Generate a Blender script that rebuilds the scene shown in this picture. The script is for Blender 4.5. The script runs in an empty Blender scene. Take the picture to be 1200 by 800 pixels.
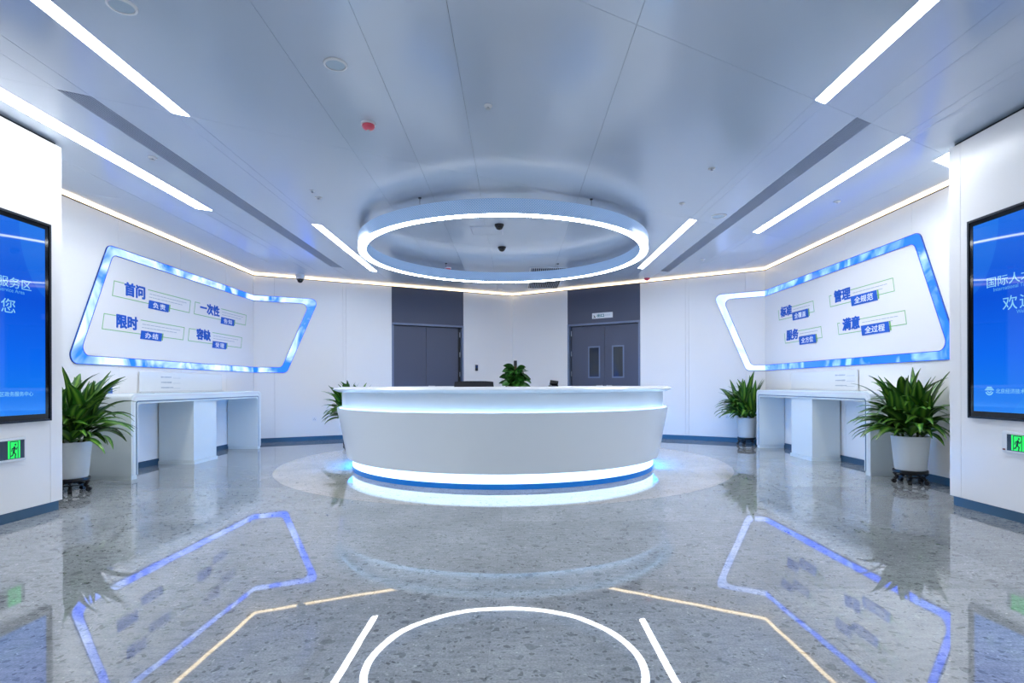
import bpy, bmesh, math, random
from mathutils import Vector, Matrix

random.seed(7)
SC = bpy.context.scene
COL = SC.collection
R = math.radians

# ------------------------------------------------------------------ camera
cam_d = bpy.data.cameras.new('camera')
cam = bpy.data.objects.new('camera', cam_d)
COL.objects.link(cam)
cam_d.sensor_width = 36.0
cam_d.sensor_fit = 'HORIZONTAL'
cam_d.lens = 652.5 / 1200 * 36.0
cam_d.shift_y = (451.39 - 400) / 1200
cam_d.clip_start = 0.05
cam_d.clip_end = 100
_yaw, _roll = 0.0045, 0.003
_fw = Vector((-math.sin(_yaw), math.cos(_yaw), 0))
_rt = Vector((math.cos(_yaw), math.sin(_yaw), 0))
_up = Vector((0, 0, 1))
_r2 = _rt * math.cos(_roll) - _up * math.sin(_roll)
_u2 = _up * math.cos(_roll) + _rt * math.sin(_roll)
_m = Matrix((_r2, _u2, -_fw)).transposed().to_4x4()
_m.translation = Vector((0.0406, 0, 1.1))
cam.matrix_world = _m
SC.camera = cam

# ------------------------------------------------------------------ world, exposure
wld = bpy.data.worlds.new('world')
SC.world = wld
wld.use_nodes = True
wld.node_tree.nodes['Background'].inputs[0].default_value = (0.02, 0.022, 0.025, 1)
wld.node_tree.nodes['Background'].inputs[1].default_value = 1.0
SC.view_settings.view_transform = 'Standard'
SC.view_settings.look = 'None'
SC.view_settings.gamma = 1.0
SC.view_settings.use_curve_mapping = False
SC.view_settings.exposure = 0.10

E_STRIP = 34.0      # ceiling strip lights
E_RING = 19.0        # pendant ring
E_COVE = 3.2        # perimeter cove
E_FRAME = 3.1      # backlit wall frames
E_BAND = 2.7        # light band at the counter's foot
E_LEDGE = 8.0       # LED in the counter's ledge

# ------------------------------------------------------------------ measurements (metres)
H = 3.280           # ceiling
HW = 3.234          # top of wall panels
WL, WR = -4.997, 4.7364
YL, YR, YB = 10.7285, 10.4315, 13.312
PLX, PLY = -4.035, 5.0
PRX, PRY = 4.026, 5.12
YF = -3.5

# ------------------------------------------------------------------ helpers
def lin(c):
    return tuple(((x / 255) / 12.92 if x / 255 <= 0.04045 else ((x / 255 + 0.055) / 1.055) ** 2.4) for x in c)

def setin(n, names, v):
    for k in names:
        if k in n.inputs:
            n.inputs[k].default_value = v
            return

def mat(name, rgb, rough=0.5, metal=0.0, ior=1.5, emit=None, es=0.0, alpha=None, trans=None):
    m = bpy.data.materials.new(name)
    m.use_nodes = True
    b = m.node_tree.nodes['Principled BSDF']
    b.inputs['Base Color'].default_value = (*lin(rgb), 1)
    b.inputs['Roughness'].default_value = rough
    b.inputs['Metallic'].default_value = metal
    b.inputs['IOR'].default_value = ior
    if emit is not None:
        b.inputs['Emission Color'].default_value = (*lin(emit), 1)
        b.inputs['Emission Strength'].default_value = es
    if trans is not None:
        b.inputs['Transmission Weight'].default_value = trans
    return m

def nt(m):
    return m.node_tree.nodes, m.node_tree.links, m.node_tree.nodes['Principled BSDF']

def tag(o, label=None, cat=None, group=None, kind=None):
    if label: o['label'] = label
    if cat: o['category'] = cat
    if group: o['group'] = group
    if kind: o['kind'] = kind
    return o

def wloc(o):
    v = Vector((0, 0, 0))
    while o is not None:
        v += o.location
        o = o.parent
    return v

def obj_from(name, me, parent=None, loc=None):
    o = bpy.data.objects.new(name, me)
    COL.objects.link(o)
    if parent is not None:
        o.parent = parent
    if loc is not None:
        o.location = loc
    return o

def empty(name, loc, label=None, cat=None, group=None, kind=None):
    o = bpy.data.objects.new(name, None)
    COL.objects.link(o)
    o.location = loc
    o.empty_display_size = 0.1
    return tag(o, label, cat, group, kind)

def finish(bm, name, material, parent=None, smooth=False, world=True, recalc=True, sharp=35):
    """bmesh in world coordinates -> object whose origin is the base centre of its bounds"""
    if recalc:
        bmesh.ops.recalc_face_normals(bm, faces=bm.faces)
    if smooth:
        for f in bm.faces: f.smooth = True
        lim = R(sharp)
        for e in bm.edges:
            if len(e.link_faces) == 2 and e.calc_face_angle(0) > lim: e.smooth = False
    me = bpy.data.meshes.new(name)
    off = Vector((0, 0, 0))
    if world and bm.verts:
        xs = [v.co.x for v in bm.verts]; ys = [v.co.y for v in bm.verts]; zs = [v.co.z for v in bm.verts]
        off = Vector(((min(xs) + max(xs)) / 2, (min(ys) + max(ys)) / 2, min(zs)))
        bmesh.ops.translate(bm, verts=bm.verts, vec=-off)
    bm.to_mesh(me); bm.free()
    if material: me.materials.append(material)
    o = obj_from(name, me, parent, off - (wloc(parent) if parent is not None else Vector((0, 0, 0))) if world else (0, 0, 0))
    return o

def add_box(bm, a, b, M=None):
    x0, y0, z0 = a; x1, y1, z1 = b
    P = [(x0, y0, z0), (x1, y0, z0), (x1, y1, z0), (x0, y1, z0), (x0, y0, z1), (x1, y0, z1), (x1, y1, z1), (x0, y1, z1)]
    vs = [bm.verts.new(M @ Vector(p) if M else p) for p in P]
    for f in ((0, 3, 2, 1), (4, 5, 6, 7), (0, 1, 5, 4), (1, 2, 6, 5), (2, 3, 7, 6), (3, 0, 4, 7)):
        bm.faces.new([vs[i] for i in f])
    return vs

def box(name, a, b, material, parent=None, bevel=0.0, seg=2, world=True):
    bm = bmesh.new()
    add_box(bm, a, b)
    if bevel > 0:
        bmesh.ops.bevel(bm, geom=list(bm.edges), offset=bevel, segments=seg, profile=0.5, affect='EDGES')
    return finish(bm, name, material, parent, smooth=bevel > 0, world=world)

class Frame:
    """a wall plane: u along the wall, z up, d out of the wall into the room"""
    def __init__(s, o, u, n):
        s.o = Vector(o); s.u = Vector(u).normalized(); s.n = Vector(n).normalized()
    def p(s, u, z, d=0.0):
        return s.o + s.u * u + Vector((0, 0, z)) + s.n * d

FL = Frame((WL, 0, 0), (0, 1, 0), (1, 0, 0))
FR = Frame((WR, 0, 0), (0, 1, 0), (-1, 0, 0))
_t = Vector((WL, YL - YB, 0)).normalized(); LBL = Vector((WL, YL - YB, 0)).length
FBL = Frame((0, YB, 0), _t, Vector((-_t.y, _t.x, 0)) if -_t.y * 0 + _t.x < 0 else Vector((_t.y, -_t.x, 0)))
_t = Vector((WR, YR - YB, 0)).normalized(); LBR = Vector((WR, YR - YB, 0)).length
FBR = Frame((0, YB, 0), _t, Vector((_t.y, -_t.x, 0)) if -_t.x < 0 else Vector((-_t.y, _t.x, 0)))
FPL = Frame((PLX, 0, 0), (0, 1, 0), (1, 0, 0))
FPR = Frame((PRX, 0, 0), (0, 1, 0), (-1, 0, 0))

def slab(name, fr, poly, d0, d1, material, parent=None, smooth=False):
    bm = bmesh.new()
    a = [bm.verts.new(fr.p(u, z, d0)) for u, z in poly]
    b = [bm.verts.new(fr.p(u, z, d1)) for u, z in poly]
    n = len(poly)
    bm.faces.new(a); bm.faces.new(b)
    for i in range(n):
        bm.faces.new((a[i], a[(i + 1) % n], b[(i + 1) % n], b[i]))
    return finish(bm, name, material, parent, smooth)

def rect(u0, u1, z0, z1):
    return [(u0, z0), (u1, z0), (u1, z1), (u0, z1)]

def panel(name, fr, u0, u1, z0, z1, d0, d1, material, parent=None, bevel=0.0):
    """a rectangular board on a wall plane"""
    bm = bmesh.new()
    P = [fr.p(u, z, d) for d in (d0, d1) for (u, z) in rect(u0, u1, z0, z1)]
    vs = [bm.verts.new(p) for p in P]
    for f in ((0, 1, 2, 3), (4, 5, 6, 7), (0, 1, 5, 4), (1, 2, 6, 5), (2, 3, 7, 6), (3, 0, 4, 7)):
        bm.faces.new([vs[i] for i in f])
    if bevel > 0:
        bmesh.ops.recalc_face_normals(bm, faces=bm.faces)
        bmesh.ops.bevel(bm, geom=list(bm.edges), offset=bevel, segments=1, affect='EDGES')
    return finish(bm, name, material, parent)

def add_ring_band(bm, fr, outer, inner, d0, d1, closed=True):
    n = len(outer)
    L = []
    for path in (outer, inner):
        L.append([(bm.verts.new(fr.p(u, z, d0)), bm.verts.new(fr.p(u, z, d1))) for u, z in path])
    o, i = L
    rng = range(n) if closed else range(n - 1)
    for k in rng:
        j = (k + 1) % n
        bm.faces.new((o[k][1], o[j][1], i[j][1], i[k][1]))
        bm.faces.new((o[k][0], o[j][0], i[j][0], i[k][0]))
        bm.faces.new((o[k][0], o[j][0], o[j][1], o[k][1]))
        bm.faces.new((i[k][0], i[j][0], i[j][1], i[k][1]))
    if not closed:
        for k in (0, n - 1):
            bm.faces.new((o[k][0], o[k][1], i[k][1], i[k][0]))

def round_path(pts, radii, seg=6, closed=False):
    out = []
    n = len(pts)
    for k in range(n):
        r = radii[k]
        if (not closed and k in (0, n - 1)) or r <= 0:
            out.append(pts[k]); continue
        p = Vector(pts[k]); a = Vector(pts[(k - 1) % n]) - p; b = Vector(pts[(k + 1) % n]) - p
        a.normalize(); b.normalize()
        ang = a.angle(b)
        t = r / math.tan(ang / 2)
        p0 = p + a * t; p1 = p + b * t
        c = p + (a + b).normalized() * (r / math.sin(ang / 2))
        v0 = p0 - c; v1 = p1 - c
        a0 = math.atan2(v0.y, v0.x); a1 = math.atan2(v1.y, v1.x)
        da = (a1 - a0 + math.pi) % (2 * math.pi) - math.pi
        for s in range(seg + 1):
            q = a0 + da * s / seg
            out.append((c.x + r * math.cos(q), c.y + r * math.sin(q)))
    return out

def offset_path(path, d, closed=False):
    n = len(path); out = []
    for k in range(n):
        p = Vector(path[k])
        if closed:
            a = Vector(path[(k - 1) % n]); b = Vector(path[(k + 1) % n])
        else:
            a = Vector(path[max(0, k - 1)]); b = Vector(path[min(n - 1, k + 1)])
        t = (b - a).normalized()
        out.append((p.x - t.y * d, p.y + t.x * d))
    return out

def add_lathe(bm, prof, c, a0=0.0, a1=2 * math.pi, seg=32, closed_prof=True, uv=False):
    full = abs((a1 - a0) - 2 * math.pi) < 1e-6
    n = seg if full else seg + 1
    rings = []
    for k in range(n):
        a = a0 + (a1 - a0) * k / seg
        rings.append([bm.verts.new((c[0] + r * math.cos(a), c[1] + r * math.sin(a), c[2] + z)) for r, z in prof])
    m = len(prof)
    uvl = bm.loops.layers.uv.verify() if uv else None
    for k in range(seg):
        A = rings[k]; B = rings[(k + 1) % n]
        for i in range(m if closed_prof else m - 1):
            j = (i + 1) % m
            try:
                f = bm.faces.new((A[i], B[i], B[j], A[j]))
            except ValueError:
                continue
            if uv:
                ra = prof[i][0]
                da = (a1 - a0) / seg
                co = [(k * da * ra, prof[i][1]), ((k + 1) * da * ra, prof[i][1]), ((k + 1) * da * ra, prof[j][1]), (k * da * ra, prof[j][1])]
                for lp, q in zip(f.loops, co): lp[uvl].uv = q
    if not full and closed_prof:
        bm.faces.new(rings[0]); bm.faces.new(rings[-1][::-1])
    return rings

def lathe(name, prof, c, material, parent=None, a0=0.0, a1=2 * math.pi, seg=32, closed_prof=True, smooth=True, world=True, uv=False, sharp=35):
    bm = bmesh.new()
    add_lathe(bm, prof, c, a0, a1, seg, closed_prof, uv)
    bmesh.ops.remove_doubles(bm, verts=bm.verts, dist=1e-6)
    return finish(bm, name, material, parent, smooth=smooth, world=world, sharp=sharp)

def add_tube(bm, pts, r, seg=8, cap=True):
    pts = [Vector(p) for p in pts]
    rr = r if isinstance(r, (list, tuple)) else [r] * len(pts)
    rings = []
    for k, p in enumerate(pts):
        t = (pts[min(k + 1, len(pts) - 1)] - pts[max(k - 1, 0)]).normalized()
        q = t.to_track_quat('Z', 'Y')
        rings.append([bm.verts.new(p + q @ Vector((rr[k] * math.cos(2 * math.pi * i / seg), rr[k] * math.sin(2 * math.pi * i / seg), 0))) for i in range(seg)])
    for k in range(len(pts) - 1):
        for i in range(seg):
            j = (i + 1) % seg
            bm.faces.new((rings[k][i], rings[k][j], rings[k + 1][j], rings[k + 1][i]))
    if cap:
        bm.faces.new(rings[0][::-1]); bm.faces.new(rings[-1])

def tube(name, pts, r, material, parent=None, seg=8, world=True):
    bm = bmesh.new()
    add_tube(bm, pts, r, seg)
    return finish(bm, name, material, parent, smooth=True, world=world, sharp=60)

def text_mesh(s, size, bold=0.0, extrude=0.001, spacing=1.0, align='LEFT', sx=1.0):
    cu = bpy.data.curves.new('t', 'FONT')
    cu.body = s; cu.size = size; cu.offset = bold; cu.extrude = extrude
    cu.space_character = spacing; cu.align_x = align; cu.resolution_u = 3
    o = bpy.data.objects.new('t', cu)
    COL.objects.link(o)
    bpy.context.view_layer.update()
    dg = bpy.context.evaluated_depsgraph_get()
    me = bpy.data.meshes.new_from_object(o.evaluated_get(dg))
    bpy.data.objects.remove(o); bpy.data.curves.remove(cu)
    me.transform(Matrix.Diagonal((sx, 1, 1, 1)))
    return me

def text_on(name, fr, flip, s, u, z, d, size, material, parent, width=None, height=None, bold=0.0, spacing=1.0, extrude=0.001, align='LEFT', slant=0.0):
    """lettering on a wall plane; flip=-1 when reading runs against the frame's u. (u,z) is the lower left corner"""
    me = text_mesh(s, size, 0.0, extrude, spacing, 'LEFT')
    xs = [v.co.x for v in me.vertices]; ys = [v.co.y for v in me.vertices]
    if not xs:
        return None
    x0, x1, y0, y1 = min(xs), max(xs), min(ys), max(ys)
    kx = width / (x1 - x0) if width else 1.0
    ky = height / (y1 - y0) if height else (kx if width else 1.0)
    W = (x1 - x0) * kx
    sh = {'LEFT': 0.0, 'CENTER': -W / 2, 'RIGHT': -W}[align]
    for v in me.vertices:
        yy = (v.co.y - y0) * ky
        xx = (v.co.x - x0) * kx + sh + yy * slant
        v.co = fr.p(u + flip * xx, z + yy, d + v.co.z)
    if flip * fr.u.cross(Vector((0, 0, 1))).dot(fr.n) < 0:
        me.flip_normals()
    if bold:
        src = [v.co.copy() for v in me.vertices]; fc = [tuple(p.vertices) for p in me.polygons]
        vs, fs = [], []
        for k, (dx, dy) in enumerate(((0, 0), (1, 0), (-1, 0), (0, 1), (0, -1), (.7, .7), (-.7, .7), (.7, -.7), (-.7, -.7))):
            o0 = len(vs)
            vs += [c + fr.u * (dx * bold) + Vector((0, 0, dy * bold)) - fr.n * (0.00008 * k) for c in src]
            fs += [tuple(i + o0 for i in f) for f in fc]
        me = bpy.data.meshes.new(name); me.from_pydata(vs, [], fs); me.update()
    cs = [v.co.copy() for v in me.vertices]
    off = Vector((sum(c.x for c in cs) / len(cs), sum(c.y for c in cs) / len(cs), min(c.z for c in cs)))
    for v in me.vertices: v.co -= off
    me.materials.clear(); me.materials.append(material)
    me.name = name
    return obj_from(name, me, parent, off - wloc(parent))

# ------------------------------------------------------------------ materials
M_wall = mat('white_wall_panel', (242, 240, 238), 0.30, ior=1.45)
M_wallback = mat('wall_backing', (60, 62, 66), 0.8)
M_joint = mat('dark_joint', (26, 28, 32), 0.7)
M_base = mat('blue_grey_baseboard', (54, 88, 114), 0.35)
M_ceil = mat('ceiling_panel_lacquer', (190, 204, 220), 0.19, ior=1.95)
M_trim = mat('bronze_trim', (70, 56, 44), 0.5)
M_white = mat('white_lacquer', (232, 235, 238), 0.22)
M_desk = mat('desk_white', (226, 234, 234), 0.28)
M_deskline = mat('desk_inset_line', (74, 104, 134), 0.4)
M_counter = mat('counter_shell', (234, 243, 250), 0.2)
M_black = mat('black_plastic', (14, 15, 18), 0.35)
M_blackgloss = mat('black_gloss', (8, 9, 12), 0.08)
M_darkmetal = mat('dark_metal', (42, 48, 58), 0.4, metal=0.6)
M_steel = mat('steel', (170, 176, 184), 0.28, metal=1.0)
M_door = mat('door_slate', (76, 82, 102), 0.42)
M_doorframe = mat('door_frame', (112, 124, 150), 0.35, metal=0.2)
M_glassdark = mat('vision_glass', (40, 48, 58), 0.04)
M_red = mat('alarm_red', (214, 92, 110), 0.3, emit=(230, 60, 90), es=0.06)
M_pot = mat('pot_white', (214, 220, 222), 0.35)
M_soil = mat('soil', (46, 36, 28), 0.9)
M_stem = mat('plant_stem', (96, 108, 56), 0.6)
M_sock = mat('socket_white', (235, 236, 240), 0.35)
M_greyprint = mat('grey_print', (172, 182, 196), 0.6)
M_green = mat('green_line', (132, 196, 122), 0.5)
M_bluesign = mat('blue_sign', (0, 92, 200), 0.55)
M_whiteprint = mat('white_print', (245, 248, 252), 0.5)
M_wire = mat('steel_wire', (120, 126, 136), 0.4, metal=0.8)

def emitter(name, rgb, strength):
    m = bpy.data.materials.new(name)
    m.use_nodes = True
    n = m.node_tree.nodes; l = m.node_tree.links
    n.remove(n['Principled BSDF'])
    e = n.new('ShaderNodeEmission')
    e.inputs[0].default_value = (*lin(rgb), 1); e.inputs[1].default_value = strength
    l.new(e.outputs[0], n['Material Output'].inputs[0])
    return m

E_strip = emitter('strip_diffuser', (243, 248, 254), E_STRIP)
E_ring = emitter('ring_diffuser', (243, 248, 254), E_RING)
E_cove = emitter('cove_led', (255, 232, 194), E_COVE)
E_band = emitter('counter_foot_led', (192, 226, 255), E_BAND)
E_addedblue = emitter('added_rear_blue_spill', (30, 150, 255), E_BAND * 13)  # unseen blue emitter, added to tint the floor beside the counter
E_ledge = emitter('counter_ledge_led', (154, 206, 255), E_LEDGE)
E_toe = mat('blue_toe', (10, 104, 186), 0.25, emit=(0, 110, 200), es=0.35)
E_exit = mat('exit_green', (20, 190, 70), 0.3, emit=(30, 235, 90), es=0.75)
E_exitdark = mat('exit_dark', (44, 56, 74), 0.2)

def frame_mat(name, deep, pale, bias, strength):
    m = bpy.data.materials.new(name)
    m.use_nodes = True
    n, l, b = nt(m)
    tc = n.new('ShaderNodeTexCoord')
    mp = n.new('ShaderNodeMapping'); mp.inputs['Scale'].default_value = (1.6, 1.6, 1.3); mp.inputs['Rotation'].default_value = (0.5, 0.3, 0)
    geo = n.new('ShaderNodeNewGeometry')
    no = n.new('ShaderNodeTexNoise'); no.inputs['Scale'].default_value = 1.15; no.inputs['Detail'].default_value = 3.5; no.inputs['Distortion'].default_value = 1.2
    rp = n.new('ShaderNodeValToRGB')
    rp.color_ramp.elements[0].position = 0.42 + bias; rp.color_ramp.elements[0].color = (*lin(deep), 1)
    rp.color_ramp.elements[1].position = 0.62 + bias; rp.color_ramp.elements[1].color = (*lin(pale), 1)
    l.new(geo.outputs['Position'], mp.inputs['Vector'])
    l.new(mp.outputs[0], no.inputs['Vector'])
    l.new(no.outputs['Fac'], rp.inputs[0])
    l.new(rp.outputs[0], b.inputs['Emission Color'])
    b.inputs['Emission Strength'].default_value = strength
    b.inputs['Base Color'].default_value = (0.02, 0.05, 0.14, 1)
    b.inputs['Roughness'].default_value = 0.12
    return m

E_framepale = frame_mat('backlit_blue_pale', (12, 76, 226), (144, 166, 222), -0.02, E_FRAME)
E_frameblue = frame_mat('backlit_blue_deep', (10, 74, 226), (114, 150, 226), 0.05, E_FRAME)
E_framewhite = frame_mat('backlit_blue_white', (118, 144, 208), (150, 166, 208), -0.1, E_FRAME)
M_frameedge = mat('frame_blue_edge', (40, 90, 170), 0.3, metal=0.3)

# stone floor
def stone(name, base, dark, light):
    m = bpy.data.materials.new(name)
    m.use_nodes = True
    n, l, b = nt(m)
    geo = n.new('ShaderNodeNewGeometry')
    oi = n.new('ShaderNodeObjectInfo')
    big = n.new('ShaderNodeTexNoise'); big.inputs['Scale'].default_value = 1.7; big.inputs['Detail'].default_value = 6
    l.new(geo.outputs['Position'], big.inputs['Vector'])
    st = n.new('ShaderNodeMapping'); st.inputs['Scale'].default_value = (5.5, 17, 1)
    l.new(geo.outputs['Position'], st.inputs['Vector'])
    streak = n.new('ShaderNodeTexNoise'); streak.inputs['Scale'].default_value = 1.6; streak.inputs['Detail'].default_value = 8; streak.inputs['Roughness'].default_value = 0.7
    l.new(st.outputs[0], streak.inputs['Vector'])
    mixA = n.new('ShaderNodeMixRGB'); mixA.inputs[1].default_value = (*lin(base), 1); mixA.inputs[2].default_value = (*lin(dark), 1)
    ra = n.new('ShaderNodeMapRange'); ra.inputs[1].default_value = 0.42; ra.inputs[2].default_value = 0.72; ra.inputs[3].default_value = 0.0; ra.inputs[4].default_value = 0.6
    l.new(streak.outputs['Fac'], ra.inputs[0]); l.new(ra.outputs[0], mixA.inputs[0])
    # stone chips: large dark pebbles, small light chips
    wob = n.new('ShaderNodeTexNoise'); wob.inputs['Scale'].default_value = 9; wob.inputs['Detail'].default_value = 2
    l.new(geo.outputs['Position'], wob.inputs['Vector'])
    addv = n.new('ShaderNodeMixRGB'); addv.blend_type = 'ADD'; addv.inputs[0].default_value = 0.12
    l.new(geo.outputs['Position'], addv.inputs[1]); l.new(wob.outputs['Color'], addv.inputs[2])
    def chips(scale, pick, rad, color, prev, fac):
        v = n.new('ShaderNodeTexVoronoi'); v.inputs['Scale'].default_value = scale; v.inputs['Randomness'].default_value = 1.0
        l.new(addv.outputs[0], v.inputs['Vector'])
        sep = n.new('ShaderNodeSeparateColor'); l.new(v.outputs['Color'], sep.inputs[0])
        g = n.new('ShaderNodeMath'); g.operation = 'GREATER_THAN'; g.inputs[1].default_value = pick
        l.new(sep.outputs[0], g.inputs[0])
        rr = n.new('ShaderNodeMath'); rr.operation = 'MULTIPLY'; rr.inputs[1].default_value = rad
        l.new(sep.outputs[1], rr.inputs[0])
        d = n.new('ShaderNodeMath'); d.operation = 'LESS_THAN'
        l.new(v.outputs['Distance'], d.inputs[0]); l.new(rr.outputs[0], d.inputs[1])
        mu = n.new('ShaderNodeMath'); mu.operation = 'MULTIPLY'
        l.new(g.outputs[0], mu.inputs[0]); l.new(d.outputs[0], mu.inputs[1])
        m2 = n.new('ShaderNodeMath'); m2.operation = 'MULTIPLY'; m2.inputs[1].default_value = fac
        l.new(mu.outputs[0], m2.inputs[0])
        mx = n.new('ShaderNodeMixRGB'); mx.inputs[2].default_value = (*lin(color), 1)
        l.new(m2.outputs[0], mx.inputs[0]); l.new(prev, mx.inputs[1])
        return mx.outputs[0]
    c = mixA.outputs[0]
    c = chips(17, 0.84, 0.5, dark, c, 0.6)
    c = chips(34, 0.7, 0.5, dark, c, 0.5)
    c = chips(42, 0.70, 0.55, tuple(x * 0.62 for x in dark), c, 0.55)
    c = chips(26, 0.9, 0.4, light, c, 0.45)
    c = chips(64, 0.88, 0.4, (225, 226, 224), c, 0.5)
    gr = n.new('ShaderNodeTexNoise'); gr.inputs['Scale'].default_value = 95; gr.inputs['Detail'].default_value = 3; gr.inputs['Roughness'].default_value = 0.75
    l.new(geo.outputs['Position'], gr.inputs['Vector'])
    gm = n.new('ShaderNodeMapRange'); gm.inputs[1].default_value = 0.35; gm.inputs[2].default_value = 0.65; gm.inputs[3].default_value = 0.72; gm.inputs[4].default_value = 1.14
    l.new(gr.outputs['Fac'], gm.inputs[0])
    gx = n.new('ShaderNodeMixRGB'); gx.blend_type = 'MULTIPLY'; gx.inputs[0].default_value = 1.0
    l.new(c, gx.inputs[1]); l.new(gm.outputs[0], gx.inputs[2])
    c = gx.outputs[0]
    # tone of each tile and slow clouds
    hs = n.new('ShaderNodeHueSaturation')
    mr = n.new('ShaderNodeMapRange'); mr.inputs[3].default_value = 0.84; mr.inputs[4].default_value = 1.14
    l.new(oi.outputs['Random'], mr.inputs[0])
    mr2 = n.new('ShaderNodeMapRange'); mr2.inputs[1].default_value = 0.3; mr2.inputs[2].default_value = 0.7; mr2.inputs[3].default_value = 0.86; mr2.inputs[4].default_value = 1.12
    l.new(big.outputs['Fac'], mr2.inputs[0])
    mm = n.new('ShaderNodeMath'); mm.operation = 'MULTIPLY'
    l.new(mr.outputs[0], mm.inputs[0]); l.new(mr2.outputs[0], mm.inputs[1])
    l.new(mm.outputs[0], hs.inputs['Value']); l.new(c, hs.inputs['Color'])
    l.new(hs.outputs[0], b.inputs['Base Color'])
    b.inputs['IOR'].default_value = 2.0
    b.inputs['Roughness'].default_value = 0.018
    bn = n.new('ShaderNodeTexNoise'); bn.inputs['Scale'].default_value = 3.0; bn.inputs['Detail'].default_value = 1.0
    l.new(geo.outputs['Position'], bn.inputs['Vector'])
    bp = n.new('ShaderNodeBump'); bp.inputs['Strength'].default_value = 0.012; bp.inputs['Distance'].default_value = 0.02
    l.new(bn.outputs['Fac'], bp.inputs['Height'])
    l.new(bp.outputs[0], b.inputs['Normal'])
    return m

M_stone = stone('polished_grey_stone', (164, 168, 170), (106, 110, 114), (194, 196, 194))
M_inlay = stone('polished_pale_stone', (200, 194, 187), (168, 163, 157), (222, 216, 208))

# perforated ring band
def perforated(name):
    m = bpy.data.materials.new(name)
    m.use_nodes = True
    n, l, b = nt(m)
    uv = n.new('ShaderNodeUVMap')
    mp = n.new('ShaderNodeMapping'); mp.inputs['Rotation'].default_value = (0, 0, R(45)); mp.inputs['Scale'].default_value = (48, 48, 48)
    v = n.new('ShaderNodeTexVoronoi'); v.voronoi_dimensions = '2D'; v.inputs['Randomness'].default_value = 0.0; v.inputs['Scale'].default_value = 1.0
    l.new(uv.outputs[0], mp.inputs[0]); l.new(mp.outputs[0], v.inputs['Vector'])
    rp = n.new('ShaderNodeValToRGB')
    rp.color_ramp.elements[0].position = 0.26; rp.color_ramp.elements[0].color = (*lin((122, 160, 205)), 1)
    rp.color_ramp.elements[1].position = 0.36; rp.color_ramp.elements[1].color = (*lin((168, 198, 234)), 1)
    l.new(v.outputs['Distance'], rp.inputs[0])
    l.new(rp.outputs[0], b.inputs['Base Color'])
    b.inputs['Roughness'].default_value = 0.25
    l.new(rp.outputs[0], b.inputs['Emission Color'])
    b.inputs['Emission Strength'].default_value = 0.22
    return m
M_perf = perforated('perforated_blue_band')

# leaves
def leafmat(name, edge, mid):
    m = bpy.data.materials.new(name)
    m.use_nodes = True
    n, l, b = nt(m)
    uv = n.new('ShaderNodeUVMap')
    sp = n.new('ShaderNodeSeparateXYZ'); l.new(uv.outputs[0], sp.inputs[0])
    rp = n.new('ShaderNodeValToRGB')
    rp.color_ramp.elements[0].position = 0.12; rp.color_ramp.elements[0].color = (*lin(mid), 1)
    rp.color_ramp.elements[1].position = 0.55; rp.color_ramp.elements[1].color = (*lin(edge), 1)
    l.new(sp.outputs[0], rp.inputs[0])
    oi = n.new('ShaderNodeObjectInfo')
    hs = n.new('ShaderNodeHueSaturation')
    mr = n.new('ShaderNodeMapRange'); mr.inputs[3].default_value = 0.6; mr.inputs[4].default_value = 1.35
    l.new(oi.outputs['Random'], mr.inputs[0]); l.new(mr.outputs[0], hs.inputs['Value'])
    l.new(rp.outputs[0], hs.inputs['Color'])
    l.new(hs.outputs[0], b.inputs['Base Color'])
    b.inputs['Roughness'].default_value = 0.3
    return m
M_leaf = leafmat('strap_leaf', (40, 92, 30), (112, 156, 54))
M_leafbroad = leafmat('broad_leaf', (38, 88, 28), (58, 116, 38))

# ------------------------------------------------------------------ structure: floor
floor = box('floor', (WL - 0.6, YF - 0.3, -0.12), (WR + 0.6, YB + 0.5, -0.02), M_joint)
tag(floor, 'polished grey speckled stone floor of the lobby', 'floor', kind='structure')
TX, TY = 1.5, 1.5
_tile_me = {}
ix0 = int(math.floor((WL + 0.07) / TX)); ix1 = int(math.ceil((WR + 0.07) / TX))
for ix in range(ix0, ix1):
    for iy in range(-3, 9):
        x0 = -0.07 + ix * TX; y0 = 3.0 + (iy - 2) * TY
        cxm = x0 + TX / 2; cym = y0 + TY / 2
        if cym - TY / 2 > YB or (abs(cxm) > 1.6 and cym - TY / 2 > YB - 0.3 - (abs(cxm) - TX / 2) * 0.4): continue
        if y0 + TY < YF: continue
        if 't' not in _tile_me:
            bm = bmesh.new(); add_box(bm, (-TX / 2 + 0.0003, -TY / 2 + 0.0003, -0.02), (TX / 2 - 0.0003, TY / 2 - 0.0003, 0))
            bmesh.ops.recalc_face_normals(bm, faces=bm.faces)
            me = bpy.data.meshes.new('tile'); bm.to_mesh(me); bm.free(); me.materials.append(M_stone); _tile_me['t'] = me
        o = obj_from('tile', _tile_me['t'], floor, Vector((cxm, cym, 0)) - wloc(floor))
CX, CY = -0.12, 7.93        # counter centre
lathe('round_inlay', [(0.0, 0.0), (3.12, 0.0), (3.12, 0.0012), (0.0, 0.0012)], (-0.11, 8.15, 0.0), M_inlay, floor, seg=128)

# ------------------------------------------------------------------ structure: ceiling
ceil = box('ceiling', (WL - 0.6, YF - 0.3, H + 0.035), (WR + 0.6, YB + 0.5, H + 0.2), M_joint)
tag(ceil, 'glossy pale panelled ceiling over the lobby', 'ceiling', kind='structure')
OUT = [(WL, YF), (WR, YF), (WR, YR), (0, YB), (WL, YL)]
SL = math.tan(R(30))

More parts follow.
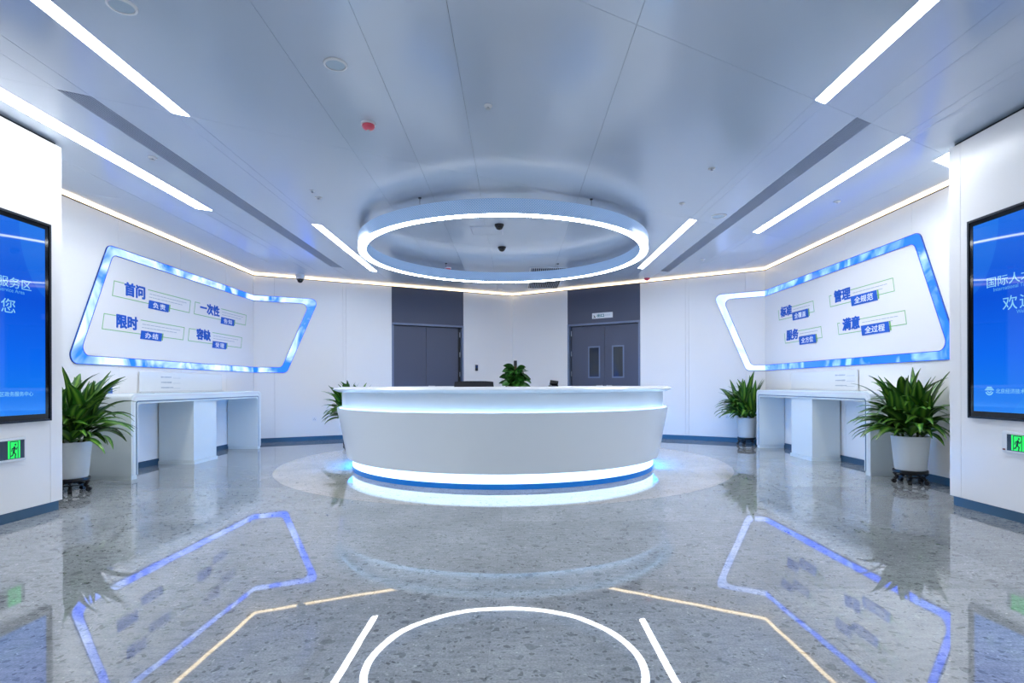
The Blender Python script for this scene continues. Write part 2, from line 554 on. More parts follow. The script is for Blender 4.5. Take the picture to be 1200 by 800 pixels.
def clip(poly, a, b):
    """keep the side to the left of a->b"""
    out = []
    n = len(poly)
    def side(p): return (b[0] - a[0]) * (p[1] - a[1]) - (b[1] - a[1]) * (p[0] - a[0])
    for i in range(n):
        p, q = poly[i], poly[(i + 1) % n]
        sp, sq = side(p), side(q)
        if sp >= 0: out.append(p)
        if (sp >= 0) != (sq >= 0):
            t = sp / (sp - sq)
            out.append((p[0] + (q[0] - p[0]) * t, p[1] + (q[1] - p[1]) * t))
    return out

def clip_room(poly):
    for i in range(len(OUT)):
        poly = clip(poly, OUT[i], OUT[(i + 1) % len(OUT)])
        if len(poly) < 3: return None
    return poly

def area(p):
    return 0.5 * abs(sum(p[i][0] * p[(i + 1) % len(p)][1] - p[(i + 1) % len(p)][0] * p[i][1] for i in range(len(p))))

def prism_z(name, poly, z0, z1, material, parent=None):
    bm = bmesh.new()
    a = [bm.verts.new((x, y, z0)) for x, y in poly]
    b = [bm.verts.new((x, y, z1)) for x, y in poly]
    n = len(poly)
    bm.faces.new(a); bm.faces.new(b)
    for i in range(n): bm.faces.new((a[i], a[(i + 1) % n], b[(i + 1) % n], b[i]))
    return finish(bm, name, material, parent)

def sheared(x0, x1, c0, c1, g=0.0):
    return [(x0 + g, c0 + SL * (x0 + g) + g), (x1 - g, c0 + SL * (x1 - g) + g), (x1 - g, c1 + SL * (x1 - g) - g), (x0 + g, c1 + SL * (x0 + g) - g)]

ROWS = [2.92 + 3.06 * k for k in range(-4, 7)]
COLS = [-5.2, -4.3, -3.855, -3.705, -3.31, -3.135, -2.682, -2.578, -1.45, -0.893, -0.338, 0.787, 2.355, 2.46, 2.845, 3.025, 3.46, 3.57, 4.25, 5.1]
strip_cols = {2: [5.98, -0.14], 6: [2.92, 9.04], 12: [-0.14, 5.98], 16: [2.92, -3.2]}
vent_cols = {4: [5.98, 9.04], 14: [2.92, 5.98]}
STRIPS = []
VENTS = {}
for ci in range(len(COLS) - 1):
    for ri in range(len(ROWS) - 1):
        x0, x1, c0, c1 = COLS[ci], COLS[ci + 1], ROWS[ri], ROWS[ri + 1]
        if ci in strip_cols and any(abs(c0 - q) < 0.01 for q in strip_cols[ci]):
            STRIPS.append((x0, x1, c0, c1)); continue
        if ci in vent_cols and any(abs(c0 - q) < 0.01 for q in vent_cols[ci]):
            VENTS.setdefault(ci, []).append((x0, x1, c0, c1)); continue
        p = clip_room(sheared(x0, x1, c0, c1, 0.0011))
        if p is None or area(p) < 0.003: continue
        prism_z('panel', p, H, H + 0.03, M_ceil, ceil)

# ------------------------------------------------------------------ structure: walls
def wall(name, fr, u0, u1, ztop, label, cut=None):
    if cut:
        w = slab(name, fr, [(u0, 0), (cut[0], 0), (cut[0], 2.464), (cut[1], 2.464), (cut[1], 0), (u1, 0), (u1, H + 0.03), (u0, H + 0.03)], -0.14, -0.02, M_wallback)
    else:
        w = panel(name, fr, u0, u1, 0.0, H + 0.03, -0.14, -0.02, M_wallback)
    return tag(w, label, 'wall', kind='structure')

GAP = 0.0013
def wall_panels(w, fr, edges, z0, z1):
    for a, b in edges:
        panel('panel', fr, a + GAP, b - GAP, z0, z1, -0.02, 0.0, M_wall, w, bevel=0.0015)

w_l = wall('wall_left', FL, PLY - 0.4, YL + 0.05, HW, 'white panelled side wall on the left carrying the 首问 signs')
wall_panels(w_l, FL, [(4.43, 5.75), (5.75, 7.07), (7.07, 8.39), (8.39, 9.71), (9.71, YL)], 0.085, HW)
w_r = wall('wall_right', FR, PRY - 0.4, YR + 0.05, HW, 'white panelled side wall on the right carrying the 管理 signs')
wall_panels(w_r, FR, [(4.5, 5.28), (5.28, 6.6), (6.6, 7.92), (7.92, 9.24), (9.24, YR)], 0.085, HW)
w_bl = wall('wall_back_left', FBL, 0, LBL, HW, 'white panelled back wall around the plain double door', (1.264, 2.923))
wall_panels(w_bl, FBL, [(-0.006, 1.264), (2.923, 3.88), (3.88, 3.945), (3.945, 5.25), (5.25, LBL)], 0.085, HW)
w_br = wall('wall_back_right', FBR, 0, LBR, HW, 'white panelled back wall around the double door with glass slots', (1.452, 3.134))
wall_panels(w_br, FBR, [(-0.006, 1.452), (3.134, 4.07), (4.07, 4.135), (4.135, 5.2), (5.2, LBR)], 0.085, HW)

def wall_block(name, fr, side, yend, label):
    xf = PLX if side < 0 else PRX
    xo = WL - 0.2 if side < 0 else WR + 0.2
    bm = bmesh.new()
    s = 0.02 if side < 0 else -0.02
    add_box(bm, (min(xf - s * 1.6, xo), YF, 0.0), (max(xf - s * 1.6, xo), yend - 0.03, H + 0.03))
    w = finish(bm, name, M_joint)
    tag(w, label, 'wall', kind='structure')
    for a, b in [(yend - 0.13, yend), (3.45, yend - 0.13), (2.1, 3.45), (0.75, 2.1), (-0.6, 0.75), (-1.95, -0.6), (YF, -1.95)]:
        panel('panel', fr, a + GAP, b - GAP, 0.085, H - 0.03, -0.03, 0.0, M_wall, w, bevel=0.0015)
    # end face
    x0, x1 = (xo, xf) if side < 0 else (xf, xo)
    box('panel', (x0 + (0 if side < 0 else 0.031), yend - 0.03, 0.085), (x1 - (0.031 if side < 0 else 0), yend, H - 0.03), M_wall, w)
    return w
w_pl = wall_block('wall_front_left', FPL, -1, PLY, 'white panelled wall block at the left edge carrying a blue display')
w_pr = wall_block('wall_front_right', FPR, 1, PRY, 'white panelled wall block at the right edge carrying a blue display')
w_f = box('wall_front', (PLX, YF - 0.15, 0), (PRX, YF, H + 0.03), M_wall)
tag(w_f, 'plain white entrance wall behind the viewer', 'wall', kind='structure')

def baseboard(name, fr, u0, u1, d, label):
    o = panel(name, fr, u0, u1, 0.0, 0.083, -0.019, d, M_base)
    return tag(o, label, 'baseboard', kind='structure')
baseboard('baseboard_left', FL, 4.5, YL, 0.006, 'dark blue baseboard of the left side wall under the desk')
baseboard('baseboard_right', FR, 4.6, YR, 0.006, 'dark blue baseboard of the right side wall under the desk')
bb = baseboard('baseboard_back_left', FBL, 2.925, LBL, 0.006, 'dark blue baseboard running from plain double door to corner')
panel('corner_run', FBL, 0.0, 1.262, 0.0, 0.083, -0.019, 0.006, M_base, bb)
bb = baseboard('baseboard_back_right', FBR, 3.136, LBR, 0.006, 'dark blue baseboard running from glazed double door to corner')
panel('corner_run', FBR, 0.0, 1.45, 0.0, 0.083, -0.019, 0.006, M_base, bb)
o = panel('baseboard_front_left', FPL, YF, PLY - 0.03, 0.0, 0.083, -0.0305, -0.012, M_base); tag(o, 'recessed dark blue plinth of the wall block on the left', 'baseboard', kind='structure')
o = panel('baseboard_front_right', FPR, YF, PRY - 0.03, 0.0, 0.083, -0.0305, -0.012, M_base); tag(o, 'recessed dark blue plinth of the wall block on the right', 'baseboard', kind='structure')

# bronze shadow line and cove light along the top of the walls
covelabels = ['above the left side wall with 首问 signs', 'above the right side wall with 管理 signs', 'above the plain double door', 'above the double door with glass slots']
for i, (fr, a, b) in enumerate([(FL, PLY, YL), (FR, PRY, YR), (FBL, 0, LBL), (FBR, 0, LBR)]):
    t = panel('trim_%d' % (i + 1), fr, a, b, HW - 0.002, HW + 0.011, -0.02, 0.005, M_trim)
    tag(t, 'thin bronze shadow line ' + covelabels[i], 'trim', kind='structure')
    e = empty('cove_light', fr.p((a + b) / 2, HW + 0.012), 'long warm white cove light ' + covelabels[i], 'cove light', 'cove lights along the wall tops')
    bm = bmesh.new()
    P = [(-0.015, HW + 0.012), (0.002, HW + 0.012), (0.052, H - 0.002), (-0.015, H - 0.002)]
    A = [bm.verts.new(fr.p(a, z, d)) for d, z in P]; B = [bm.verts.new(fr.p(b, z, d)) for d, z in P]
    bm.faces.new(A); bm.faces.new(B)
    for k in range(4): bm.faces.new((A[k], A[(k + 1) % 4], B[(k + 1) % 4], B[k]))
    finish(bm, 'diffuser', E_cove, e)
    panel('housing', fr, a, b, HW + 0.012, H - 0.004, -0.02, -0.0155, M_white, e)

# ------------------------------------------------------------------ doors
def door(name, fr, u0, u1, seam, label, glazed):
    root = empty(name, fr.p((u0 + u1) / 2, 0), label, 'door', kind='structure')
    ztop = 2.465
    panel('transom_panel', fr, u0, u1, ztop, HW - 0.002, -0.02, -0.004, M_door, root)
    fw = 0.042
    f = panel('door_frame', fr, u0, u0 + fw, 0, ztop - 0.003, -0.1, 0.008, M_doorframe, root)
    panel('door_frame', fr, u1 - fw, u1, 0, ztop - 0.003, -0.1, 0.008, M_doorframe, root)
    panel('door_frame', fr, u0 + fw, u1 - fw, ztop - fw - 0.003, ztop - 0.003, -0.1, 0.008, M_doorframe, root)
    panel('reveal', fr, u0 + fw, u1 - fw, 0, ztop - fw - 0.003, -0.13, -0.101, M_black, root)
    a, b = u0 + fw + 0.006, u1 - fw - 0.006
    hinge_u = a if glazed else a
    if glazed: a += 0.045
    else: a += 0.075
    zt = ztop - fw - 0.022
    for k, (p, q) in enumerate(((a, seam - 0.003), (seam + 0.003, b))):
        lf = panel('door_leaf', fr, p, q, 0.012, zt, -0.075, -0.035, M_door, root, bevel=0.002)
        if glazed:
            m = ((1.968, 2.192) if k == 0 else (2.525, 2.74))
            bm = bmesh.new()
            o_ = rect(m[0] - 0.03, m[1] + 0.03, 1.255, 1.955); i_ = rect(m[0], m[1], 1.285, 1.925)
            add_ring_band(bm, fr, o_, i_, -0.036, -0.028)
            finish(bm, 'glazing_bead', M_doorframe, lf)
            panel('pane', fr, m[0], m[1], 1.285, 1.925, -0.036, -0.033, M_glassdark, lf)
        # lever handle
        hu = seam + (0.06 if k else -0.06)
        bm = bmesh.new()
        add_tube(bm, [fr.p(hu, 1.09, -0.035), fr.p(hu, 1.09, 0.015)], 0.012, 10)
        add_tube(bm, [fr.p(hu, 1.09, 0.012), fr.p(hu + (0.12 if k else -0.12), 1.09, 0.012)], 0.009, 10)
        if k == 0 or glazed:
            finish(bm, 'lever_handle', M_steel, lf, smooth=True)
        else: bm.free()
    for z in (0.3, 1.3, 1.75, 2.2):
        bm = bmesh.new(); add_tube(bm, [fr.p(hinge_u + 0.03, z, -0.03), fr.p(hinge_u + 0.03, z + 0.11, -0.03)], 0.011, 8)
        finish(bm, 'hinge', M_steel, root, smooth=True)
    return root
door('door_1', FBL, 1.264, 2.923, 2.14, 'dark slate double door with solid leaves under grey transom', False)
door('door_2', FBR, 1.452, 3.134, 2.33, 'dark slate double door with two slim glass slots', True)

# ------------------------------------------------------------------ reception counter
ct = empty('reception_counter', (CX, CY, 0), 'round white reception counter with glowing blue foot and lit ledge', 'counter')
A0, A1 = R(90 + 24), R(90 + 336)
C0 = (CX, CY, 0)
lathe('toe_base', [(1.98, 0.0), (2.07, 0.0), (2.07, 0.058), (1.98, 0.058)], C0, E_toe, ct, A0, A1, 128)
lathe('foot_light', [(2.0, 0.06), (2.066, 0.06), (2.066, 0.168), (2.0, 0.168)], C0, E_band, ct, R(197), R(343), 96)
o = lathe('foot_light', [(2.0, 0.06), (2.066, 0.06), (2.066, 0.168), (2.0, 0.168)], C0, E_addedblue, ct, A0, R(196.7), 48)  # rear stretches out of view, added for their blue floor glow
o['label'] = 'unseen rear stretch of the foot light, added to spill blue on the floor'
o = lathe('foot_light', [(2.0, 0.06), (2.066, 0.06), (2.066, 0.168), (2.0, 0.168)], C0, E_addedblue, ct, R(343.3), A1, 48)
o['label'] = 'unseen rear stretch of the foot light, added to spill blue on the floor'
lathe('body', [(1.93, 0.17), (2.128, 0.17), (2.137, 0.178), (2.262, 0.812), (2.258, 0.818), (2.236, 0.818), (2.232, 0.80), (1.93, 0.80)], C0, M_counter, ct, A0, A1, 160)
lathe('ledge_light', [(2.202, 0.8005), (2.228, 0.8005), (2.228, 0.806), (2.202, 0.806)], C0, E_ledge, ct, A0, A1, 160)
lathe('neck', [(2.06, 0.801), (2.196, 0.801), (2.198, 1.02), (2.06, 1.02)], C0, M_counter, ct, A0, A1, 160)
lathe('countertop', [(1.93, 1.02), (2.24, 1.021), (2.312, 1.05), (2.318, 1.056), (2.30, 1.066), (2.24, 1.083), (2.22, 1.086), (1.94, 1.086), (1.93, 1.08)], C0, M_white, ct, A0, A1, 160)
lathe('work_surface', [(1.38, 0.72), (1.925, 0.72), (1.925, 0.75), (1.38, 0.75)], C0, M_white, ct, A0, A1, 96)
lathe('inner_lining', [(1.9, 0.05), (1.925, 0.05), (1.925, 0.718), (1.9, 0.718)], C0, M_counter, ct, A0, A1, 96)

# ------------------------------------------------------------------ pendant ring
RX, RY = -0.113, 8.224
rg = empty('ring_pendant', (RX, RY, 2.9986), 'huge white ring pendant light with perforated blue rim above the counter', 'pendant light')
RC = (RX, RY, 0)
RO, RI, ZB, ZT = 2.0753, 1.965, 2.9986, 3.168
lathe('rim', [(RO, ZB), (RO, ZT), (RO - 0.012, ZT), (RO - 0.012, ZB)], RC, M_perf, rg, seg=192, uv=True)
lathe('inner_rim', [(RI, ZB), (RI, ZT), (RI + 0.012, ZT), (RI + 0.012, ZB)], RC, M_perf, rg, seg=192, uv=True)
lathe('diffuser', [(RI + 0.003, ZB - 0.004), (RO - 0.003, ZB - 0.004), (RO - 0.003, ZB + 0.012), (RI + 0.003, ZB + 0.012)], RC, E_ring, rg, seg=192)
M_ringtop = mat('ring_top', (62, 68, 80), 0.5)
lathe('top_cover', [(RI + 0.013, ZT - 0.02), (RO - 0.013, ZT - 0.02), (RO - 0.013, ZT - 0.004), (RI + 0.013, ZT - 0.004)], RC, M_ringtop, rg, seg=192)
for k in range(6):
    a = R(62 + 60 * k)
    x, y = RX + 2.0 * math.cos(a), RY + 2.0 * math.sin(a)
    tube('suspension_wire', [(x, y, ZT - 0.01), (x, y, H - 0.012)], 0.004, M_wire, rg, 6)
    lathe('ceiling_mount', [(0.0, 0.0), (0.016, 0.0), (0.02, 0.012), (0.0, 0.012)], (x, y, H - 0.0125), M_darkmetal, rg, seg=12)

# ------------------------------------------------------------------ strip lights
sn = {}
names = {(-1, 1): 'outer', (-1, 0): 'inner'}
strip_label = {
    (6, 2.92): 'white strip light cut off by the top edge of the picture on the left',
    (2, 5.98): 'white strip light cut off by the left edge of the picture',
    (6, 9.04): 'short looking white strip light running up to the ring pendant from the left',
    (12, -0.14): 'white strip light cut off by the top edge of the picture on the right',
    (16, 2.92): 'white strip light between long grille and cove light, fully in view on the right',
    (12, 5.98): 'short looking white strip light beside the ring pendant on the right',
}
for (x0, x1, c0, c1) in STRIPS:
    ci = min(range(len(COLS)), key=lambda k: abs(COLS[k] - x0))
    key = next((k for k in strip_label if k[0] == ci and abs(k[1] - c0) < 0.01), None)
    cxm = (x0 + x1) / 2; cym = (c0 + c1) / 2 + SL * cxm
    lab = strip_label[key] if key else 'white ceiling strip light behind the viewer, %s row' % ({2: 'wall block', 6: 'near', 12: 'far', 16: 'outermost'}[ci])
    e = empty('strip_light', (cxm, cym, H), lab, 'strip light', 'recessed ceiling strip lights')
    prism_z('housing', sheared(x0, x1, c0, c1, 0.001), H + 0.012, H + 0.033, M_white, e)
    prism_z('diffuser', sheared(x0, x1, c0, c1, 0.004), H - 0.001, H + 0.011, E_strip, e)

# small square light panel beside the wall block
e = empty('panel_light', (4.3, 5.36, H), 'small white ceiling light peeking out beside the right wall block', 'ceiling light')
prism_z('frame', [(4.12, 5.12), (4.5, 5.34), (4.5, 5.68), (4.12, 5.46)], H - 0.004, H - 0.0002, M_white, e)
prism_z('diffuser', [(4.14, 5.16), (4.48, 5.357), (4.48, 5.64), (4.14, 5.443)], H - 0.008, H - 0.0045, E_strip, e)

# ------------------------------------------------------------------ linear air grilles
M_grille = mat('grille_grey', (156, 168, 186), 0.4, metal=0.2)
for ci, cells in VENTS.items():
    x0, x1 = cells[0][0], cells[0][1]; c0 = min(c[2] for c in cells); c1 = max(c[3] for c in cells)
    cxm = (x0 + x1) / 2
    e = empty('air_grille', (cxm, (c0 + c1) / 2 + SL * cxm, H), 'long grey slotted air grille in the %s half of the ceiling' % ('left' if ci == 4 else 'right'), 'air grille', 'long ceiling air grilles')
    prism_z('duct', sheared(x0, x1, c0, c1, 0.001), H + 0.026, H + 0.033, M_joint, e)
    n = 8
    wd = (x1 - x0 - 0.004) / n
    for k in range(n):
        a = x0 + 0.002 + k * wd
        prism_z('slat', sheared(a + wd * 0.2, a + wd * 0.8, c0 + 0.004, c1 - 0.004), H - 0.001, H + 0.014, M_grille, e)

# return air grille near the back corner
e = empty('air_grille', (0.67, 11.5, H), 'short dark slotted return grille on ceiling before the back corner', 'air grille')
bm = bmesh.new()
class FC:  # ceiling plane as a frame: u=x, z=y
    def p(s, u, z, d=0.0): return Vector((u, z, H - d))
add_ring_band(bm, FC(), rect(0.33, 1.03, 10.33, 12.52), rect(0.36, 1.0, 10.36, 12.48), 0.0002, 0.006)
finish(bm, 'frame', M_white, e)
box('duct', (0.36, 10.36, H - 0.0018), (1.0, 12.48, H - 0.0003), M_joint, e)
for k in range(16):
    x = 0.375 + k * 0.039
    box('slat', (x, 10.37, H - 0.005), (x + 0.014, 12.47, H - 0.002), M_grille, e)

# access hatch
e = empty('access_hatch', (-0.34, 7.84, H), 'square access hatch outline in the ceiling inside the ring pendant', 'access hatch')
bm = bmesh.new(); add_ring_band(bm, FC(), rect(-0.57, -0.115, 7.62, 8.07), rect(-0.555, -0.13, 7.635, 8.055), 0.0002, 0.003); finish(bm, 'frame', M_grille, e)
box('hatch_panel', (-0.554, 7.636, H - 0.0022), (-0.131, 8.054, H - 0.0003), M_ceil, e)

# ------------------------------------------------------------------ ceiling devices
def ceiling_speaker(x, y, r, label):
    e = empty('ceiling_speaker', (x, y, H), label, 'speaker', 'round ceiling speakers')
    lathe('bezel', [(r * 0.78, -0.001), (r * 0.8, -0.012), (r * 0.97, -0.009), (r, -0.0005)], (x, y, H), M_white, e, seg=32)
    lathe('grille', [(0, -0.001), (r * 0.775, -0.001), (r * 0.775, -0.006), (0, -0.009)], (x, y, H), mat('speaker_grille', (184, 204, 218), 0.5), e, seg=32)
ceiling_speaker(-1.166, 3.767, 0.08, 'round ceiling speaker in front of the red alarm')
ceiling_speaker(-2.2, 3.176, 0.08, 'round ceiling speaker cut by top edge of the picture')
ceiling_speaker(2.684, 7.208, 0.1, 'round ceiling speaker beside the long grille in the right half')

def sprinkler(x, y, r, label):
    e = empty('sprinkler', (x, y, H), label, 'sprinkler', 'small ceiling sprinklers')
    lathe('rosette', [(0, -0.0005), (r, -0.0005), (r * 0.9, -0.008), (0.012, -0.012), (0, -0.012)], (x, y, H), M_white, e, seg=20)
    lathe('deflector', [(0, -0.0125), (0.008, -0.0125), (0.008, -0.022), (r * 0.55, -0.024), (r * 0.55, -0.027), (0, -0.027)], (x, y, H), M_steel, e, seg=16)
for x, y, r, lb in [(-0.159, 4.338, 0.034, 'small white sprinkler on ceiling in front of ring pendant'),
                    (2.035, 5.622, 0.036, 'small sprinkler on ceiling between ring pendant and long grille, nearer one'),
                    (2.056, 6.696, 0.036, 'small sprinkler on ceiling right at ring pendant on grille side, further one'),
                    (3.895, 6.659, 0.04, 'small sprinkler on ceiling beside the outer strip light on the right'),
                    (-2.221, 6.428, 0.04, 'small sprinkler between ring pendant and long grille, further of the pair'),
                    (-2.209, 6.203, 0.03, 'small sprinkler between ring pendant and long grille, nearer of the pair'),
                    (-3.4, 5.287, 0.04, 'small sprinkler on ceiling between long grille and outer strip light'),
                    (3.32, 9.7, 0.045, 'small sprinkler on ceiling near the far right wall corner'),
                    (-0.28, 12.602, 0.06, 'small sprinkler on ceiling before the back corner')]:
    sprinkler(x, y, r, lb)

def alarm(x, y, s, label):
    e = empty('smoke_alarm', (x, y, H), label, 'smoke alarm', 'red smoke alarms')
    lathe('base', [(0, -0.0005), (0.062 * s, -0.0005), (0.06 * s, -0.016 * s), (0, -0.016 * s)], (x, y, H), M_white, e, seg=24)
    lathe('dome', [(0, -0.0165 * s), (0.05 * s, -0.0165 * s), (0.052 * s, -0.03 * s), (0.042 * s, -0.046 * s), (0.022 * s, -0.056 * s), (0, -0.058 * s)], (x, y, H), M_red, e, seg=24)
    lathe('sensor_cap', [(0, -0.0585 * s), (0.014 * s, -0.0585 * s), (0.012 * s, -0.066 * s), (0, -0.067 * s)], (x, y, H), M_steel, e, seg=16)
alarm(-1.167, 4.62, 1.0, 'red smoke alarm on open ceiling in front of ring pendant')
alarm(-1.183, 10.3, 1.0, 'red smoke alarm seen inside ring pendant before plain double door')
alarm(2.734, 11.3, 1.1, 'red smoke alarm on ceiling above the glazed double door')

def dome_cam(x, y, label, drop=0.0):
    e = empty('dome_camera', (x, y, H), label, 'camera', 'black dome cameras')
    if drop:
        lathe('neck', [(0, -0.0005), (0.085, -0.0005), (0.085, -drop), (0, -drop)], (x, y, H), M_white, e, seg=24)
    z = H - drop
    lathe('base', [(0, -0.0008), (0.065, -0.0008), (0.062, -0.024), (0, -0.024)], (x, y, z), M_black, e, seg=24)
    lathe('dome', [(0, -0.0245), (0.052, -0.0245), (0.05, -0.04), (0.038, -0.06), (0.018, -0.07), (0, -0.072)], (x, y, z), M_blackgloss, e, seg=24)
    return e
dome_cam(-0.159, 7.55, 'black dome camera inside ring pendant beside access hatch')
dome_cam(-0.152, 8.78, 'black dome camera inside ring pendant, further from access hatch')
dome_cam(-4.15, 10.88, 'black dome camera on white neck by the cove light above plant', 0.09)

# ------------------------------------------------------------------ wall light frames
def light_frame(label, fs, fb, corner, sidepts_o, sidepts_i, backpts_o, backpts_i, ms, mb, bl):
    root = empty('light_frame', fs.p(corner, 1.365), label, 'light frame', 'blue light frames on the walls')
    def band(fr, po, pi, m, ro, ri, nm):
        o_ = round_path(po, [0, ro, ro, 0], 8); i_ = round_path(pi, [0, ri, ri, 0], 8)
        bm = bmesh.new(); add_ring_band(bm, fr, o_, i_, 0.0, 0.012, closed=False); finish(bm, 'light_band', m, root)
        for p in (o_, i_):
            bm = bmesh.new(); add_ring_band(bm, fr, offset_path(p, 0.0035), offset_path(p, -0.0035), 0.0, 0.0155, closed=False); finish(bm, 'edge_strip', M_frameedge, root)
        slab('infill_panel', fr, offset_path(i_, 0.0), 0.001, 0.004, M_wall, root)
    band(fs, sidepts_o, sidepts_i, ms, 0.10, 0.10, 'side')
    band(fb, backpts_o, backpts_i, mb, 0.10, 0.10, 'back')
    return root
ZO0, ZO1, ZI0, ZI1 = 1.365, 2.855, 1.465, 2.75
light_frame('glowing pale blue angular light frame on the left wall around 首问 and 限时 signs', FL, FBL, YL,
            [(YL - 0.002, ZO1), (6.87, ZO1), (6.23, ZO0), (YL - 0.002, ZO0)], [(YL - 0.002, ZI1), (6.955, ZI1), (6.41, ZI0), (YL - 0.002, ZI0)],
            [(LBL - 0.002, ZO1), (4.42, ZO1), (5.03, ZO0), (LBL - 0.002, ZO0)], [(LBL - 0.002, ZI1), (4.60, ZI1), (5.12, ZI0), (LBL - 0.002, ZI0)],
            E_framepale, E_framepale, -1)
light_frame('glowing deep blue angular light frame on the right wall around 管理 and 满意 signs', FR, FBR, YR,
            [(YR - 0.002, ZO1), (6.455, ZO1), (5.86, ZO0), (YR - 0.002, ZO0)], [(YR - 0.002, ZI1), (6.54, ZI1), (6.02, ZI0), (YR - 0.002, ZI0)],
            [(LBR - 0.002, ZO1), (4.61, ZO1), (5.21, ZO0), (LBR - 0.002, ZO0)], [(LBR - 0.002, ZI1), (4.79, ZI1), (5.30, ZI0), (LBR - 0.002, ZI0)],
            E_frameblue, E_framewhite, 1)

# ------------------------------------------------------------------ wall signs
def polyline(bm, fr, pts, w, d0, d1):
    for (a, b) in zip(pts[:-1], pts[1:]):
        va, vb = Vector(a), Vector(b)
        t = (vb - va).normalized(); n = Vector((-t.y, t.x)) * w / 2; e = t * w / 2
        q = [va - e + n, va - e - n, vb + e - n, vb + e + n]
        A = [bm.verts.new(fr.p(p.x, p.y, d0)) for p in q]; B = [bm.verts.new(fr.p(p.x, p.y, d1)) for p in q]
        bm.faces.new(A); bm.faces.new(B)
        for k in range(4): bm.faces.new((A[k], A[(k + 1) % 4], B[(k + 1) % 4], B[k]))

def sign(fr, flip, u, z, w, head, sub, headoff, headw, boxoff, boxw, boxh, label, top=0.19):
    """u,z: lower left corner of the green outline as read; flip: reading direction along u"""
    root = empty('wall_sign', fr.p(u + flip * w / 2, z - 0.07), label, 'sign', 'blue lettered wall signs')
    D = 0.0045
    sl = 0.18 if flip > 0 else -0.18        # outlines lean towards the corner
    X = lambda x, y: (u + flip * (x + y * sl), z + y)
    bm = bmesh.new()
    h0 = headoff - 0.05; h1 = headoff + headw + 0.04
    polyline(bm, fr, [X(h0, top), X(0, top), X(0, 0), X(w, 0), X(w, top), X(h1, top)], 0.009, D, D + 0.002)
    finish(bm, 'outline', M_green, root)
    text_on('headline', fr, flip, head, u + flip * headoff, z + 0.045, D + 0.003, 0.2, M_bluesign, root, width=headw, height=0.168, bold=0.0065, extrude=0.003)
    bz = z - 0.065
    P = [(boxoff, -0.065), (boxoff + boxw, -0.065), (boxoff + boxw, boxh - 0.065), (boxoff, boxh - 0.065)]
    slab('tag_plate', fr, [X(a, b) for a, b in P], D + 0.0025, D + 0.008, M_bluesign, root)
    P = [(boxoff + boxw + 0.012, -0.05), (boxoff + boxw + 0.032, -0.05), (boxoff + boxw + 0.032, boxh - 0.065), (boxoff + boxw + 0.012, boxh - 0.065)]
    slab('tag_accent', fr, [X(a, b) for a, b in P], D + 0.0025, D + 0.006, M_green, root)
    tw = boxw * (0.62 if len(sub) == 2 else 0.72)
    text_on('tag_lettering', fr, flip, sub, u + flip * (boxoff + (boxw - tw) / 2 + 0.0), z - 0.065 + boxh * 0.17, D + 0.0085, 0.1, M_whiteprint, root, width=tw, height=boxh * 0.66, bold=0.0016, spacing=1.25 if len(sub) == 2 else 1.05)
    bm = bmesh.new()
    random.seed(int(abs(u) * 100))
    for k in range(2):
        x = h1 + 0.04
        zz = top - 0.052 - 0.045 * k
        while x < w - 0.12 - 0.12 * k:
            ww = random.uniform(0.03, 0.09)
            polyline(bm, fr, [X(x, zz), X(min(x + ww, w - 0.1), zz)], 0.007, D, D + 0.0012)
            x += ww + 0.018
    finish(bm, 'small_print', M_greyprint, root)
    return root

sign(FL, 1, 6.95, 2.24, 1.65, '首问', '负责', 0.225, 0.385, 0.69, 0.44, 0.115, 'blue two-character sign 首问 with tag 负责, upper near sign on the left wall')
sign(FL, 1, 6.775, 1.806, 1.66, '限时', '办结', 0.25, 0.385, 0.70, 0.44, 0.115, 'blue two-character sign 限时 with tag 办结, lower near sign on the left wall')
sign(FL, 1, 8.727, 2.24, 1.67, '一次性', '告知', 0.18, 0.565, 0.80, 0.44, 0.115, 'blue three-character sign 一次性 with tag 告知, upper far sign on the left wall')
sign(FL, 1, 8.567, 1.806, 1.66, '容缺', '受理', 0.23, 0.395, 0.69, 0.44, 0.115, 'blue two-character sign 容缺 with tag 受理, lower far sign on the left wall')
sign(FR, -1, 9.88, 2.24, 1.15, '标准', '全覆盖', 0.06, 0.385, 0.48, 0.5, 0.135, 'blue sign 标准 with tag 全覆盖, upper far sign on the right wall', 0.17)
sign(FR, -1, 9.66, 1.815, 1.15, '服务', '全方位', 0.05, 0.385, 0.48, 0.5, 0.135, 'blue sign 服务 with tag 全方位, lower far sign on the right wall', 0.17)
sign(FR, -1, 8.28, 2.25, 1.39, '管理', '全规范', 0.10, 0.385, 0.515, 0.55, 0.135, 'blue sign 管理 with tag 全规范, upper near sign on the right wall', 0.165)
sign(FR, -1, 8.07, 1.82, 1.39, '满意', '全过程', 0.10, 0.385, 0.535, 0.55, 0.135, 'blue sign 满意 with tag 全过程, lower near sign on the right wall', 0.165)

